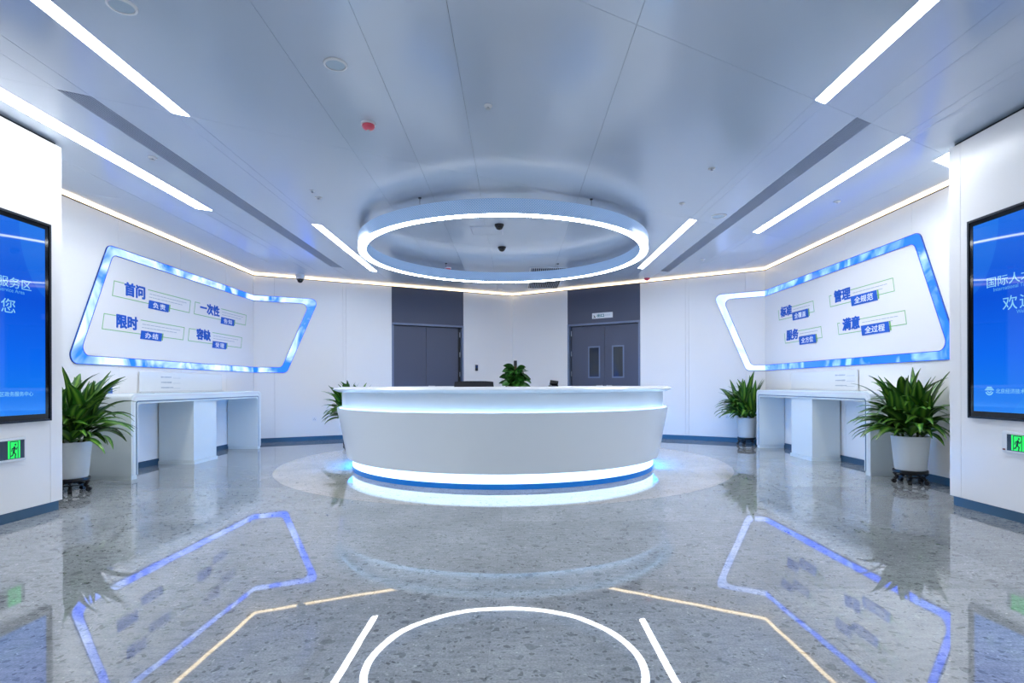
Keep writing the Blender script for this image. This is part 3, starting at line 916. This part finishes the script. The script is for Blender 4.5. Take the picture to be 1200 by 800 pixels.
# ------------------------------------------------------------------ displays
def display_mat():
    m = bpy.data.materials.new('display_image')
    m.use_nodes = True
    n, l, b = nt(m)
    tc = n.new('ShaderNodeTexCoord')
    sp = n.new('ShaderNodeSeparateXYZ'); l.new(tc.outputs['Generated'], sp.inputs[0])
    rp = n.new('ShaderNodeValToRGB')
    el = rp.color_ramp.elements
    el[0].position = 0.0; el[0].color = (*lin((22, 130, 246)), 1)
    el[1].position = 1.0; el[1].color = (*lin((20, 108, 232)), 1)
    e2 = el.new(0.3); e2.color = (*lin((0, 106, 246)), 1)
    e3 = el.new(0.6); e3.color = (*lin((0, 84, 224)), 1)
    l.new(sp.outputs[2], rp.inputs[0])
    # sweeping pale arc shapes
    v = n.new('ShaderNodeVectorMath'); v.operation = 'DISTANCE'; v.inputs[1].default_value = (0.5, 0.05, -0.62)
    cmb = n.new('ShaderNodeCombineXYZ'); cmb.inputs[0].default_value = 0.5
    l.new(sp.outputs[1], cmb.inputs[1]); l.new(sp.outputs[2], cmb.inputs[2])
    l.new(cmb.outputs[0], v.inputs[0])
    lt = n.new('ShaderNodeMath'); lt.operation = 'LESS_THAN'; lt.inputs[1].default_value = 0.85
    l.new(v.outputs['Value'], lt.inputs[0])
    v2 = n.new('ShaderNodeVectorMath'); v2.operation = 'DISTANCE'; v2.inputs[1].default_value = (0.5, 1.15, 1.0)
    l.new(cmb.outputs[0], v2.inputs[0])
    lt2 = n.new('ShaderNodeMath'); lt2.operation = 'LESS_THAN'; lt2.inputs[1].default_value = 0.4
    l.new(v2.outputs['Value'], lt2.inputs[0])
    ad = n.new('ShaderNodeMath'); ad.operation = 'ADD'; l.new(lt.outputs[0], ad.inputs[0]); l.new(lt2.outputs[0], ad.inputs[1])
    ml = n.new('ShaderNodeMath'); ml.operation = 'MULTIPLY'; ml.inputs[1].default_value = 0.13; l.new(ad.outputs[0], ml.inputs[0])
    mx = n.new('ShaderNodeMixRGB'); mx.inputs[2].default_value = (*lin((60, 170, 255)), 1)
    l.new(ml.outputs[0], mx.inputs[0]); l.new(rp.outputs[0], mx.inputs[1])
    # dotted world map band
    mp = n.new('ShaderNodeMapping'); mp.inputs['Scale'].default_value = (1, 70, 106)
    l.new(cmb.outputs[0], mp.inputs[0])
    vo = n.new('ShaderNodeTexVoronoi'); vo.inputs['Randomness'].default_value = 0.0; vo.inputs['Scale'].default_value = 1.0
    l.new(mp.outputs[0], vo.inputs['Vector'])
    dl = n.new('ShaderNodeMath'); dl.operation = 'LESS_THAN'; dl.inputs[1].default_value = 0.33; l.new(vo.outputs['Distance'], dl.inputs[0])
    no = n.new('ShaderNodeTexNoise'); no.inputs['Scale'].default_value = 6.0; no.inputs['Detail'].default_value = 3
    l.new(cmb.outputs[0], no.inputs['Vector'])
    gt = n.new('ShaderNodeMath'); gt.operation = 'GREATER_THAN'; gt.inputs[1].default_value = 0.47; l.new(no.outputs['Fac'], gt.inputs[0])
    z0 = n.new('ShaderNodeMath'); z0.operation = 'GREATER_THAN'; z0.inputs[1].default_value = 0.22; l.new(sp.outputs[2], z0.inputs[0])
    z1 = n.new('ShaderNodeMath'); z1.operation = 'LESS_THAN'; z1.inputs[1].default_value = 0.42; l.new(sp.outputs[2], z1.inputs[0])
    pr = dl.outputs[0]
    for q in (gt, z0, z1):
        k = n.new('ShaderNodeMath'); k.operation = 'MULTIPLY'; l.new(pr, k.inputs[0]); l.new(q.outputs[0], k.inputs[1]); pr = k.outputs[0]
    k = n.new('ShaderNodeMath'); k.operation = 'MULTIPLY'; k.inputs[1].default_value = 0.5; l.new(pr, k.inputs[0])
    mx2 = n.new('ShaderNodeMixRGB'); mx2.inputs[2].default_value = (*lin((150, 215, 255)), 1)
    l.new(k.outputs[0], mx2.inputs[0]); l.new(mx.outputs[0], mx2.inputs[1])
    l.new(mx2.outputs[0], b.inputs['Emission Color'])
    b.inputs['Emission Strength'].default_value = 0.88
    b.inputs['Specular IOR Level'].default_value = 0.3
    b.inputs['Base Color'].default_value = (0.004, 0.004, 0.006, 1)
    b.inputs['Roughness'].default_value = 0.03
    return m
E_disp = display_mat()
E_disptext = mat('display_lettering', (10, 10, 10), 0.05, emit=(140, 214, 255), es=0.85)
E_disptext2 = mat('display_lettering_faint', (10, 10, 10), 0.05, emit=(96, 180, 248), es=0.8)

def display(fr, flip, yend, label):
    """yend: far end of the screen along y; reading direction flip along u"""
    z0, z1 = 0.806, 2.513
    Wd = 1.116
    ya, yb = yend - Wd, yend
    root = empty('wall_display', fr.p((ya + yb) / 2, z0), label, 'display', 'large wall displays')
    bm = bmesh.new(); add_ring_band(bm, fr, rect(ya, yb, z0, z1), rect(ya + 0.016, yb - 0.016, z0 + 0.016, z1 - 0.016), 0.0005, 0.034); finish(bm, 'frame', M_darkmetal, root)
    bm = bmesh.new(); add_ring_band(bm, fr, rect(ya + 0.0165, yb - 0.0165, z0 + 0.0165, z1 - 0.0165), rect(ya + 0.055, yb - 0.055, z0 + 0.062, z1 - 0.055), 0.0005, 0.026); finish(bm, 'bezel', M_blackgloss, root)
    s = panel('screen', fr, ya + 0.0555, yb - 0.0555, z0 + 0.0625, z1 - 0.0555, 0.001, 0.024, E_disp, root)
    D = 0.0246
    um = (ya + yb) / 2
    left = um - flip * 0.365
    text_on('title_lettering', fr, flip, '国际人才服务区', left, 1.90, D, 0.1, E_disptext, s, width=0.73, height=0.085, extrude=0.0003)
    text_on('subtitle_lettering', fr, flip, 'International Talent Service Area', um - flip * 0.30, 1.862, D, 0.03, E_disptext2, s, width=0.60, extrude=0.0003)
    text_on('welcome_lettering', fr, flip, '欢迎您', um - flip * 0.215, 1.692, D, 0.12, E_disptext, s, width=0.43, height=0.115, spacing=1.15, extrude=0.0003)
    text_on('small_welcome_lettering', fr, flip, 'Welcome', um - flip * 0.09, 1.655, D, 0.03, E_disptext2, s, width=0.16, extrude=0.0003)
    text_on('centre_lettering', fr, flip, '北京经济技术开发区政务服务中心', um - flip * 0.28, 1.022, D, 0.04, E_disptext, s, width=0.66, height=0.04, extrude=0.0003)
    # round emblem: pagoda roof over two curved strokes
    c = (um - flip * 0.343, 1.045)
    bm = bmesh.new()
    for r0, r1, a0, a1, dz in ((0.030, 0.04, 200, 340, 0.0), (0.014, 0.022, 190, 350, 0.0)):
        o_ = [(c[0] + r1 * math.cos(R(a0 + (a1 - a0) * k / 12)), c[1] + dz + r1 * math.sin(R(a0 + (a1 - a0) * k / 12))) for k in range(13)]
        i_ = [(c[0] + r0 * math.cos(R(a0 + (a1 - a0) * k / 12)), c[1] + dz + r0 * math.sin(R(a0 + (a1 - a0) * k / 12))) for k in range(13)]
        add_ring_band(bm, fr, o_, i_, D, D + 0.0006, closed=False)
    for (a, b, w) in (((c[0] - 0.04, c[1] + 0.006), (c[0] + 0.04, c[1] + 0.006), 0.008), ((c[0] - 0.03, c[1] + 0.016), (c[0] + 0.03, c[1] + 0.016), 0.008), ((c[0] - 0.018, c[1] + 0.027), (c[0] + 0.018, c[1] + 0.027), 0.01)):
        polyline(bm, fr, [a, b], w, D, D + 0.0006)
    finish(bm, 'emblem', E_disptext, s)
    return root
display(FPL, 1, 4.846, 'tall blue wall display at the left edge, showing the end of its text 您')
display(FPR, -1, 4.877, 'tall blue wall display at the right edge, showing the beginning of its text 欢迎')

# ------------------------------------------------------------------ exit signs on the wall blocks
def exit_sign(fr, flip, u_end, z0, z1, label):
    """u_end: the end nearest the room's corner; sign runs back towards the viewer"""
    L = 0.38
    root = empty('exit_sign', fr.p(u_end - L / 2, z0), label, 'exit sign', 'green exit signs on the wall blocks')
    bm = bmesh.new()
    P = [fr.p(u, z, d) for d in (0.0005, 0.028) for u, z in rect(u_end - L, u_end, z0, z1)]
    vs = [bm.verts.new(p) for p in P]
    for f in ((0, 1, 2, 3), (4, 5, 6, 7), (0, 1, 5, 4), (1, 2, 6, 5), (2, 3, 7, 6), (3, 0, 4, 7)): bm.faces.new([vs[i] for i in f])
    bmesh.ops.recalc_face_normals(bm, faces=bm.faces)
    bmesh.ops.bevel(bm, geom=list(bm.edges), offset=0.006, segments=2, affect='EDGES')
    finish(bm, 'housing', M_white, root, smooth=True)
    m = 0.022 if flip > 0 else 0.052
    a, b = u_end - L + 0.03, u_end - m
    panel('face_plate', fr, a, b, z0 + 0.022, z1 - 0.022, 0.0283, 0.030, E_exitdark, root)
    g1 = b - 0.042; g0 = g1 - 0.11
    pz0, pz1 = z0 + 0.028, z1 - 0.026
    g = panel('green_panel', fr, g0, g1, pz0, pz1, 0.0302, 0.0312, E_exit, root)
    # running figure leaving through a door
    bm = bmesh.new()
    S = pz1 - pz0
    def X(x, y): return ((g0 + (g1 - g0) * x) if flip > 0 else (g1 - (g1 - g0) * x), pz0 + S * y)
    for pts, w in (([(0.18, 0.04), (0.18, 0.95), (0.82, 0.95), (0.82, 0.04)], 0.007),
                   ([(0.52, 0.62), (0.46, 0.36)], 0.018), ([(0.46, 0.36), (0.62, 0.22), (0.58, 0.04)], 0.010),
                   ([(0.45, 0.36), (0.36, 0.18), (0.2, 0.12)], 0.010), ([(0.52, 0.6), (0.68, 0.5), (0.74, 0.6)], 0.008), ([(0.5, 0.6), (0.34, 0.56), (0.3, 0.42)], 0.008)):
        polyline(bm, fr, [X(*p) for p in pts], w, 0.0313, 0.0318)
    cc = X(0.6, 0.78)
    vs = [bm.verts.new(fr.p(cc[0] + 0.0085 * math.cos(k * math.pi / 6), cc[1] + 0.0085 * math.sin(k * math.pi / 6), 0.0318)) for k in range(12)]
    bm.faces.new(vs)
    finish(bm, 'running_figure', mat('exit_figure', (18, 60, 44), 0.4), g)
    if flip < 0:
        panel('status_light', fr, u_end - 0.036, u_end - 0.014, z0 + 0.022, z0 + 0.034, 0.0283, 0.031, mat('status_red', (120, 20, 30), 0.4), root)
    return root
exit_sign(FPL, 1, 4.60, 0.495, 0.69, 'green running figure exit sign below the display at the left edge')
exit_sign(FPR, -1, 4.545, 0.545, 0.72, 'green running figure exit sign below the display at the right edge, cut off')

# sign above glazed door, access reader, sockets
e = empty('door_sign', FBR.p(2.29, 2.55), 'small white sign with teal lettering above glazed double door', 'sign')
panel('plate', FBR, 2.055, 2.53, 2.555, 2.675, -0.0035, 0.016, M_white, e, bevel=0.003)
M_teal = mat('teal_print', (0, 120, 130), 0.4)
text_on('exit_lettering', FBR, 1, '出口', 2.175, 2.582, 0.0165, 0.1, M_teal, e, width=0.16, height=0.066, bold=0.003)
text_on('small_lettering', FBR, 1, 'EXIT', 2.37, 2.60, 0.0165, 0.05, M_greyprint, e, width=0.11, height=0.03)
bm = bmesh.new()
polyline(bm, FBR, [(2.098, 2.62), (2.112, 2.60), (2.098, 2.572)], 0.014, 0.0165, 0.0172); polyline(bm, FBR, [(2.11, 2.605), (2.13, 2.59), (2.125, 2.57)], 0.012, 0.0165, 0.0172)
finish(bm, 'running_mark', M_darkmetal, e)

e = empty('access_reader', FBL.p(0.945, 1.42), 'small dark card reader on wall beside plain double door', 'card reader')
panel('body', FBL, 0.915, 0.975, 1.44, 1.575, 0.0005, 0.024, M_black, e, bevel=0.004)
panel('display_window', FBL, 0.925, 0.965, 1.505, 1.56, 0.0242, 0.0252, mat('reader_glass', (30, 60, 110), 0.1), e)
panel('keypad', FBL, 0.925, 0.965, 1.45, 1.495, 0.0242, 0.0252, M_darkmetal, e)

def socket(fr, u, z, label):
    e = empty('wall_socket', fr.p(u, z), label, 'socket', 'white wall sockets')
    panel('plate', fr, u - 0.043, u + 0.043, z - 0.043, z + 0.043, 0.0005, 0.009, M_sock, e, bevel=0.002)
    for a, b in ((-0.014, -0.01), (0.014, -0.01), (0.0, 0.014)):
        panel('slot', fr, u + a - 0.003, u + a + 0.003, z + b - 0.007, z + b + 0.007, 0.0091, 0.0098, M_darkmetal, e)
socket(FBL, 4.51, 0.43, 'white wall socket near floor beside plant behind counter')
socket(FBR, 4.72, 0.48, 'white wall socket near floor, further of pair beside back plant')
socket(FBR, 4.86, 0.48, 'white wall socket near floor, nearer of pair beside back plant')

# ------------------------------------------------------------------ writing desks
def desk(side, y0, y1, xw, xf, ped, label):
    """waterfall desk along a side wall; xw wall side, xf room side"""
    root = empty('writing_desk', ((xw + xf) / 2, (y0 + y1) / 2, 0), label, 'desk', 'white standing desks along side walls')
    top, th = 1.01, 0.115
    lo = 0.05
    outer = round_path([(y0, lo), (y0, top), (y1, top), (y1, lo)], [0, 0.07, 0.07, 0], 6)
    inner = round_path([(y0 + th, lo), (y0 + th, top - th), (y1 - th, top - th), (y1 - th, lo)], [0, 0.05, 0.05, 0], 6)
    fr = Frame((xw, 0, 0), (0, 1, 0), (1 if side < 0 else -1, 0, 0))
    W = abs(xf - xw)
    bm = bmesh.new(); add_ring_band(bm, fr, outer, inner, 0.0, W, closed=False)
    finish(bm, 'shell', M_desk, root, smooth=True, sharp=30)
    mid = [((a[0] + b[0]) / 2, (a[1] + b[1]) / 2) for a, b in zip(outer, inner)]
    for off, m, w in ((0.03, M_white, 0.02), (-0.03, M_deskline, 0.012)):
        p = offset_path(mid, off)
        bm = bmesh.new(); add_ring_band(bm, fr, offset_path(p, w / 2), offset_path(p, -w / 2), W + 0.0002, W + 0.004, closed=False)
        finish(bm, 'edge_line', m, root)
    # toe plates
    for a, b in ((y0, y0 + th), (y1 - th, y1)):
        panel('toe_plate', fr, a + 0.008, b - 0.008, 0.0, 0.048, 0.006, W - 0.008, M_desk, root)
    p0, p1 = ped
    pd = panel('pedestal', fr, p0, p1, 0.05, top - th - 0.001, 0.006, W - 0.025, M_desk, root, bevel=0.003)
    panel('toe_plate', fr, p0 - 0.012, p1 + 0.012, 0.0, 0.048, 0.006, W - 0.012, M_desk, root)
    panel('glass_sheet', fr, y0 + 0.5, y1 - 0.45, top + 0.0005, top + 0.006, 0.06, W - 0.05, mat('desk_glass', (225, 240, 240), 0.05), root)
    return root, fr, W
dl, dlf, dlW = desk(-1, 6.51, 9.84, WL + 0.012, -4.455, (7.83, 8.42), 'white waterfall writing desk along the left wall with a pump bottle on it')
dr, drf, drW = desk(1, 6.67, 9.80, WR - 0.012, 4.29, (8.02, 8.62), 'white waterfall writing desk along the right wall between two potted plants')

def board(fr, u0, u1, flip, textu, label):
    root = empty('instruction_board', fr.p((u0 + u1) / 2, 1.018, 0.03), label, 'board', 'white instruction boards on the desks')
    z0, z1 = 1.018, 1.30
    panel('board_panel', fr, u0, u1, z0 + 0.012, z1, 0.014, 0.026, M_white, root, bevel=0.002)
    panel('foot_rail', fr, u0, u1, z0, z0 + 0.0115, 0.012, 0.05, M_white, root)
    um = textu
    for dz in (0.215, 0.14, 0.065):
        bm = bmesh.new()
        x = -0.12
        random.seed(int(dz * 1000))
        while x < 0.12:
            w = random.uniform(0.015, 0.045)
            polyline(bm, fr, [(um + flip * x, z0 + dz), (um + flip * (x + w), z0 + dz)], random.uniform(0.012, 0.022), 0.0262, 0.0268)
            x += w + 0.014
        polyline(bm, fr, [(um + flip * 0.15, z0 + dz - 0.012), (um + flip * 0.33, z0 + dz - 0.012)], 0.005, 0.0262, 0.0268)
        finish(bm, 'print_line', M_greyprint, root)
board(FL, 7.42, 9.52, 1, 8.0, 'white printed board standing against wall on the left desk')
board(FR, 7.6, 9.42, -1, 8.0, 'white printed board standing against wall on the right desk')

# sanitiser bottle on the near end of the desk under 限时
bx, by, bz = -4.80, 6.62, 1.011
e = empty('sanitiser_bottle', (bx, by, bz), 'clear pump bottle with blue base behind the strap leaves on desk', 'bottle')
M_clear = mat('clear_plastic', (220, 232, 240), 0.1)
lathe('body', [(0, 0), (0.034, 0), (0.036, 0.01), (0.036, 0.105), (0.022, 0.125), (0.014, 0.13), (0, 0.13)], (bx, by, bz), M_clear, e, seg=24)
lathe('blue_label', [(0.0365, 0.01), (0.0375, 0.01), (0.0375, 0.07), (0.0365, 0.07)], (bx, by, bz), M_bluesign, e, seg=24)
lathe('pump', [(0, 0.1305), (0.012, 0.1305), (0.012, 0.15), (0.006, 0.152), (0.006, 0.17), (0, 0.17)], (bx, by, bz), M_white, e, seg=16)
box('nozzle', (bx - 0.007, by - 0.045, bz + 0.1705), (bx + 0.007, by + 0.012, bz + 0.182), M_white, e, bevel=0.002)

# ------------------------------------------------------------------ plants
def leaf_mesh(name, e0, droop, width, seg=9, twist=0.0, power=0.75, material=None):
    bm = bmesh.new()
    uvl = bm.loops.layers.uv.verify()
    x, z, rows = 0.0, 0.0, []
    ds = 1.0 / seg
    for k in range(seg + 1):
        t = k / seg
        ang = e0 - droop * t ** 1.6
        w = width * (math.sin(math.pi * min(1, (t * 0.93 + 0.045)) ** power)) ** 0.9 * 0.5
        w = max(w, 0.004 if k < seg else 0.0008)
        nx, nz = -math.sin(ang), math.cos(ang)
        fold = 0.30 * w
        rows.append([bm.verts.new((x + nx * fold, -w, z + nz * fold)), bm.verts.new((x, 0, z)), bm.verts.new((x + nx * fold, w, z + nz * fold))])
        x += math.cos(ang) * ds; z += math.sin(ang) * ds
    for k in range(seg):
        for i in range(2):
            f = bm.faces.new((rows[k][i], rows[k][i + 1], rows[k + 1][i + 1], rows[k + 1][i]))
            f.smooth = True
            us = (1, 0) if i == 0 else (0, 1)
            for lp, q in zip(f.loops, ((us[0], k / seg), (us[1], k / seg), (us[1], (k + 1) / seg), (us[0], (k + 1) / seg))): lp[uvl].uv = q
    me = bpy.data.meshes.new(name); bm.to_mesh(me); bm.free()
    me.materials.append(material)
    return me
LEAVES = [leaf_mesh('leaf', R(a), R(d), w, material=M_leaf) for a, d, w in
          ((80, 28, 0.15), (72, 62, 0.165), (62, 88, 0.175), (50, 98, 0.175), (36, 92, 0.17), (20, 80, 0.165), (66, 130, 0.165))]
BROAD = [leaf_mesh('leaf', R(a), R(d), 0.62, power=0.9, material=M_leafbroad) for a, d in ((45, 60), (25, 50), (5, 55), (-15, 40))]

def plant_stand(root, z, c, r):
    x, y = c
    lathe('stand_tray', [(0, z - 0.036), (r * 1.04, z - 0.036), (r * 1.1, z - 0.024), (r * 1.1, z - 0.001), (0, z - 0.001)], (x, y, 0), M_black, root, seg=32)
    lathe('stand_ring', [(r * 0.78, z * 0.48), (r * 0.84, z * 0.48), (r * 0.84, z * 0.56), (r * 0.78, z * 0.56)], (x, y, 0), M_black, root, seg=32)
    for k in range(5):
        a = R(18 + 72 * k)
        ca, sa = math.cos(a), math.sin(a)
        lg = tube('stand_leg', [(x + ca * r * 0.72, y + sa * r * 0.72, z - 0.02), (x + ca * r * 1.02, y + sa * r * 1.02, z * 0.7), (x + ca * r * 0.82, y + sa * r * 0.82, z * 0.45), (x + ca * r * 1.02, y + sa * r * 1.02, 0.045)], 0.021, M_black, root, 8)
        bm = bmesh.new()
        p = Vector((x + ca * r * 1.05, y + sa * r * 1.05, 0.024)); t = Vector((-sa, ca, 0)) * 0.018
        add_tube(bm, [p - t, p + t], 0.024, 12)
        finish(bm, 'caster', M_black, lg, smooth=True)

def keep_out(p):
    if p.x < WL + 0.03 or p.x > WR - 0.03 or p.z < 0.2: return True
    if p.y > YB - 0.05 - (YB - YR) / WR * abs(p.x): return True
    if p.x > 4.24 and 6.62 < p.y < 9.86 and p.z < 1.03: return True
    if p.x < -4.40 and 6.46 < p.y < 9.9 and p.z < 1.03: return True
    if p.x < PLX + 0.02 and p.y < PLY + 0.02: return True
    if p.x > PRX - 0.02 and p.y < PRY + 0.02: return True
    return False

def strap_plant(x, y, s, label, seed, n=125, group='potted strap-leaf plants on black caster stands', spread=1.0):
    rnd = random.Random(seed)
    root = empty('potted_plant', (x, y, 0), label, 'plant', group)
    zs = 0.152 * s
    r = 0.164 * s
    plant_stand(root, zs, (x, y), r * 0.92)
    ph = 0.375 * s
    lathe('pot', [(0, zs), (r * 0.88, zs), (r * 0.92, zs + 0.012), (r * 1.12, zs + ph), (r * 1.04, zs + ph), (r * 0.97, zs + ph - 0.04), (0, zs + ph - 0.04)], (x, y, 0), M_pot, root, seg=48)
    lathe('soil', [(0, zs + ph - 0.039), (r * 0.96, zs + ph - 0.039), (r * 0.9, zs + ph - 0.03), (0, zs + ph - 0.02)], (x, y, 0), M_soil, root, seg=32)
    canes = [(0, 0, 0.26)] + [(0.11 * math.cos(R(72 * k + 20)), 0.11 * math.sin(R(72 * k + 20)), rnd.uniform(0.08, 0.2)) for k in range(5)]
    z0 = zs + ph - 0.03
    tops = []
    for cx_, cy_, hh in canes:
        p0 = (x + cx_ * s, y + cy_ * s, z0); p1 = (x + cx_ * s * 1.3, y + cy_ * s * 1.3, z0 + hh * s)
        tube('cane', [p0, p1], [0.013 * s, 0.010 * s], M_stem, root, 7)
        tops.append((Vector(p0), Vector(p1)))
    for k in range(n):
        p0, p1 = tops[k % len(tops)]
        f = rnd.uniform(0.15, 1.0)
        base = p0.lerp(p1, f)
        for attempt in range(40):
            vi = min(6, max(0, int(rnd.gauss((1 - f) * 5 + 0.8, 1.2 + 0.06 * attempt))))
            out = Vector((p1.x - x, p1.y - y, 0))
            az = rnd.uniform(0, 2 * math.pi) if out.length < 0.03 else math.atan2(out.y, out.x) + rnd.gauss(0, 1.0 + 0.06 * attempt)
            L = rnd.uniform(0.42, 0.64) * s * spread * (1.12 if vi <= 1 else 1.0) * (1 - 0.008 * attempt)
            rot = Matrix.Rotation(az, 3, 'Z') @ Matrix.Rotation(rnd.uniform(-0.12, 0.12), 3, 'Y') @ Matrix.Rotation(rnd.uniform(-0.35, 0.35), 3, 'X')
            sc = Vector((L, L * rnd.uniform(0.85, 1.2), L))
            pts = [base + rot @ Vector((v.co.x * sc.x, v.co.y * sc.y, v.co.z * sc.z)) for v in LEAVES[vi].vertices]
            if not any(keep_out(q) for q in pts): break
        else:
            continue
        o = obj_from('leaf', LEAVES[vi], root, base - Vector((x, y, 0)))
        o.rotation_euler = rot.to_euler()
        o.scale = sc
    return root
strap_plant(4.437, 6.207, 1.0, 'largest strap-leaf plant, in white pot in front of the right desk', 11)
strap_plant(-4.60, 5.80, 1.0, 'strap-leaf plant in white pot half hidden behind the left wall block', 23)
strap_plant(4.27, 10.17, 0.95, 'strap-leaf plant in white pot in back corner beyond the right desk', 35)
strap_plant(-2.98, 10.3, 0.95, 'strap-leaf plant peeking out behind the counter before plain white wall', 47)

def pole_plant(x, y, label):
    rnd = random.Random(5)
    root = empty('potted_plant', (x, y, 0), label, 'plant')
    lathe('pot', [(0, 0), (0.16, 0), (0.17, 0.01), (0.21, 0.38), (0.19, 0.38), (0.185, 0.34), (0, 0.34)], (x, y, 0), M_pot, root, seg=32)
    lathe('soil', [(0, 0.341), (0.18, 0.341), (0.17, 0.35), (0, 0.36)], (x, y, 0), M_soil, root, seg=24)
    tube('moss_pole', [(x, y, 0.34), (x, y, 1.5)], 0.032, mat('moss_pole', (70, 58, 36), 0.9), root, 10)
    tube('pole_cap', [(x, y, 1.501), (x, y, 1.61)], 0.034, M_black, root, 12)
    for k in range(120):
        t = rnd.uniform(0.1, 1.0)
        z = 0.45 + t * 1.0
        az = rnd.uniform(0, 2 * math.pi)
        o = obj_from('leaf', BROAD[rnd.randrange(4)], root, (0.03 * math.cos(az), 0.03 * math.sin(az), z))
        L = rnd.uniform(0.30, 0.46) * (1.12 - 0.5 * t)
        o.rotation_euler = (rnd.uniform(-1.0, 1.0), rnd.uniform(-0.2, 0.2), az)
        o.scale = (L, L, L)
pole_plant(0.06, 11.5, 'leafy climbing plant on a pole standing behind the counter')

# ------------------------------------------------------------------ office chair behind the counter
chx, chy = -0.58, 8.25
ch = empty('office_chair', (chx, chy, 0), 'black office chair whose backrest shows above the counter', 'chair')
M_cloth = mat('chair_black', (30, 32, 38), 0.7)
box('seat', (chx - 0.26, chy - 0.27, 0.47), (chx + 0.26, chy + 0.23, 0.55), M_cloth, ch, bevel=0.03, seg=3)
bm = bmesh.new()
for k in range(9):
    pass
n = 10; rows = []
for zi in range(7):
    z = 0.64 + zi * (1.168 - 0.64) / 6
    row = []
    for xi in range(n + 1):
        u = xi / n * 2 - 1
        ww = 0.31 - 0.03 * abs(zi - 4) / 4
        row.append((chx + u * ww, chy + 0.26 + 0.05 * (1 - u * u), z - (0.012 * u ** 4 if zi == 6 else 0)))
    rows.append(row)
A = [[bm.verts.new(p) for p in r] for r in rows]
B = [[bm.verts.new((p[0], p[1] + 0.05, p[2])) for p in r] for r in rows]
for i in range(6):
    for j in range(n):
        bm.faces.new((A[i][j], A[i][j + 1], A[i + 1][j + 1], A[i + 1][j])); bm.faces.new((B[i][j], B[i + 1][j], B[i + 1][j + 1], B[i][j + 1]))
for i in range(6):
    for j in (0, n): bm.faces.new((A[i][j], A[i + 1][j], B[i + 1][j], B[i][j]))
for j in range(n):
    for i in (0, 6): bm.faces.new((A[i][j], A[i][j + 1], B[i][j + 1], B[i][j]))
finish(bm, 'backrest', M_cloth, ch, smooth=True, sharp=50)
box('back_support', (chx - 0.03, chy + 0.2, 0.46), (chx + 0.03, chy + 0.33, 0.66), M_black, ch, bevel=0.008)
for s in (-1, 1):
    bm = bmesh.new()
    add_tube(bm, [(chx + s * 0.24, chy, 0.5), (chx + s * 0.31, chy, 0.56), (chx + s * 0.31, chy, 0.68)], 0.016, 8)
    add_box(bm, (chx + s * 0.31 - 0.03, chy - 0.14, 0.68), (chx + s * 0.31 + 0.03, chy + 0.12, 0.705))
    finish(bm, 'armrest', M_black, ch)
tube('gas_lift', [(chx, chy, 0.1), (chx, chy, 0.47)], 0.028, M_steel, ch, 12)
for k in range(5):
    a = R(90 + 72 * k)
    lg = tube('base_leg', [(chx, chy, 0.11), (chx + 0.3 * math.cos(a), chy + 0.3 * math.sin(a), 0.07)], [0.03, 0.018], M_black, ch, 8)
    bm = bmesh.new(); p = Vector((chx + 0.3 * math.cos(a), chy + 0.3 * math.sin(a), 0.028)); t = Vector((-math.sin(a), math.cos(a), 0)) * 0.02
    add_tube(bm, [p - t, p + t], 0.028, 12); finish(bm, 'caster', M_black, lg, smooth=True)

# small phone screen on the counter
px, py = 0.46, 6.02
ph = empty('desk_phone', (px, py, 1.087), 'small black desk phone standing on the counter edge', 'phone')

bm = bmesh.new(); add_box(bm, (-0.05, -0.035, 0.003), (0.05, 0.045, 0.016)); bmesh.ops.translate(bm, verts=bm.verts, vec=(px, py, 1.0845)); finish(bm, 'base', M_black, ph)
bm = bmesh.new(); add_box(bm, (-0.045, -0.006, 0.012), (0.045, 0.006, 0.065), Matrix.Translation((px, py, 1.09)) @ Matrix.Rotation(R(22), 4, 'X') @ Matrix.Rotation(R(9), 4, 'Y')); finish(bm, 'screen_body', M_blackgloss, ph)
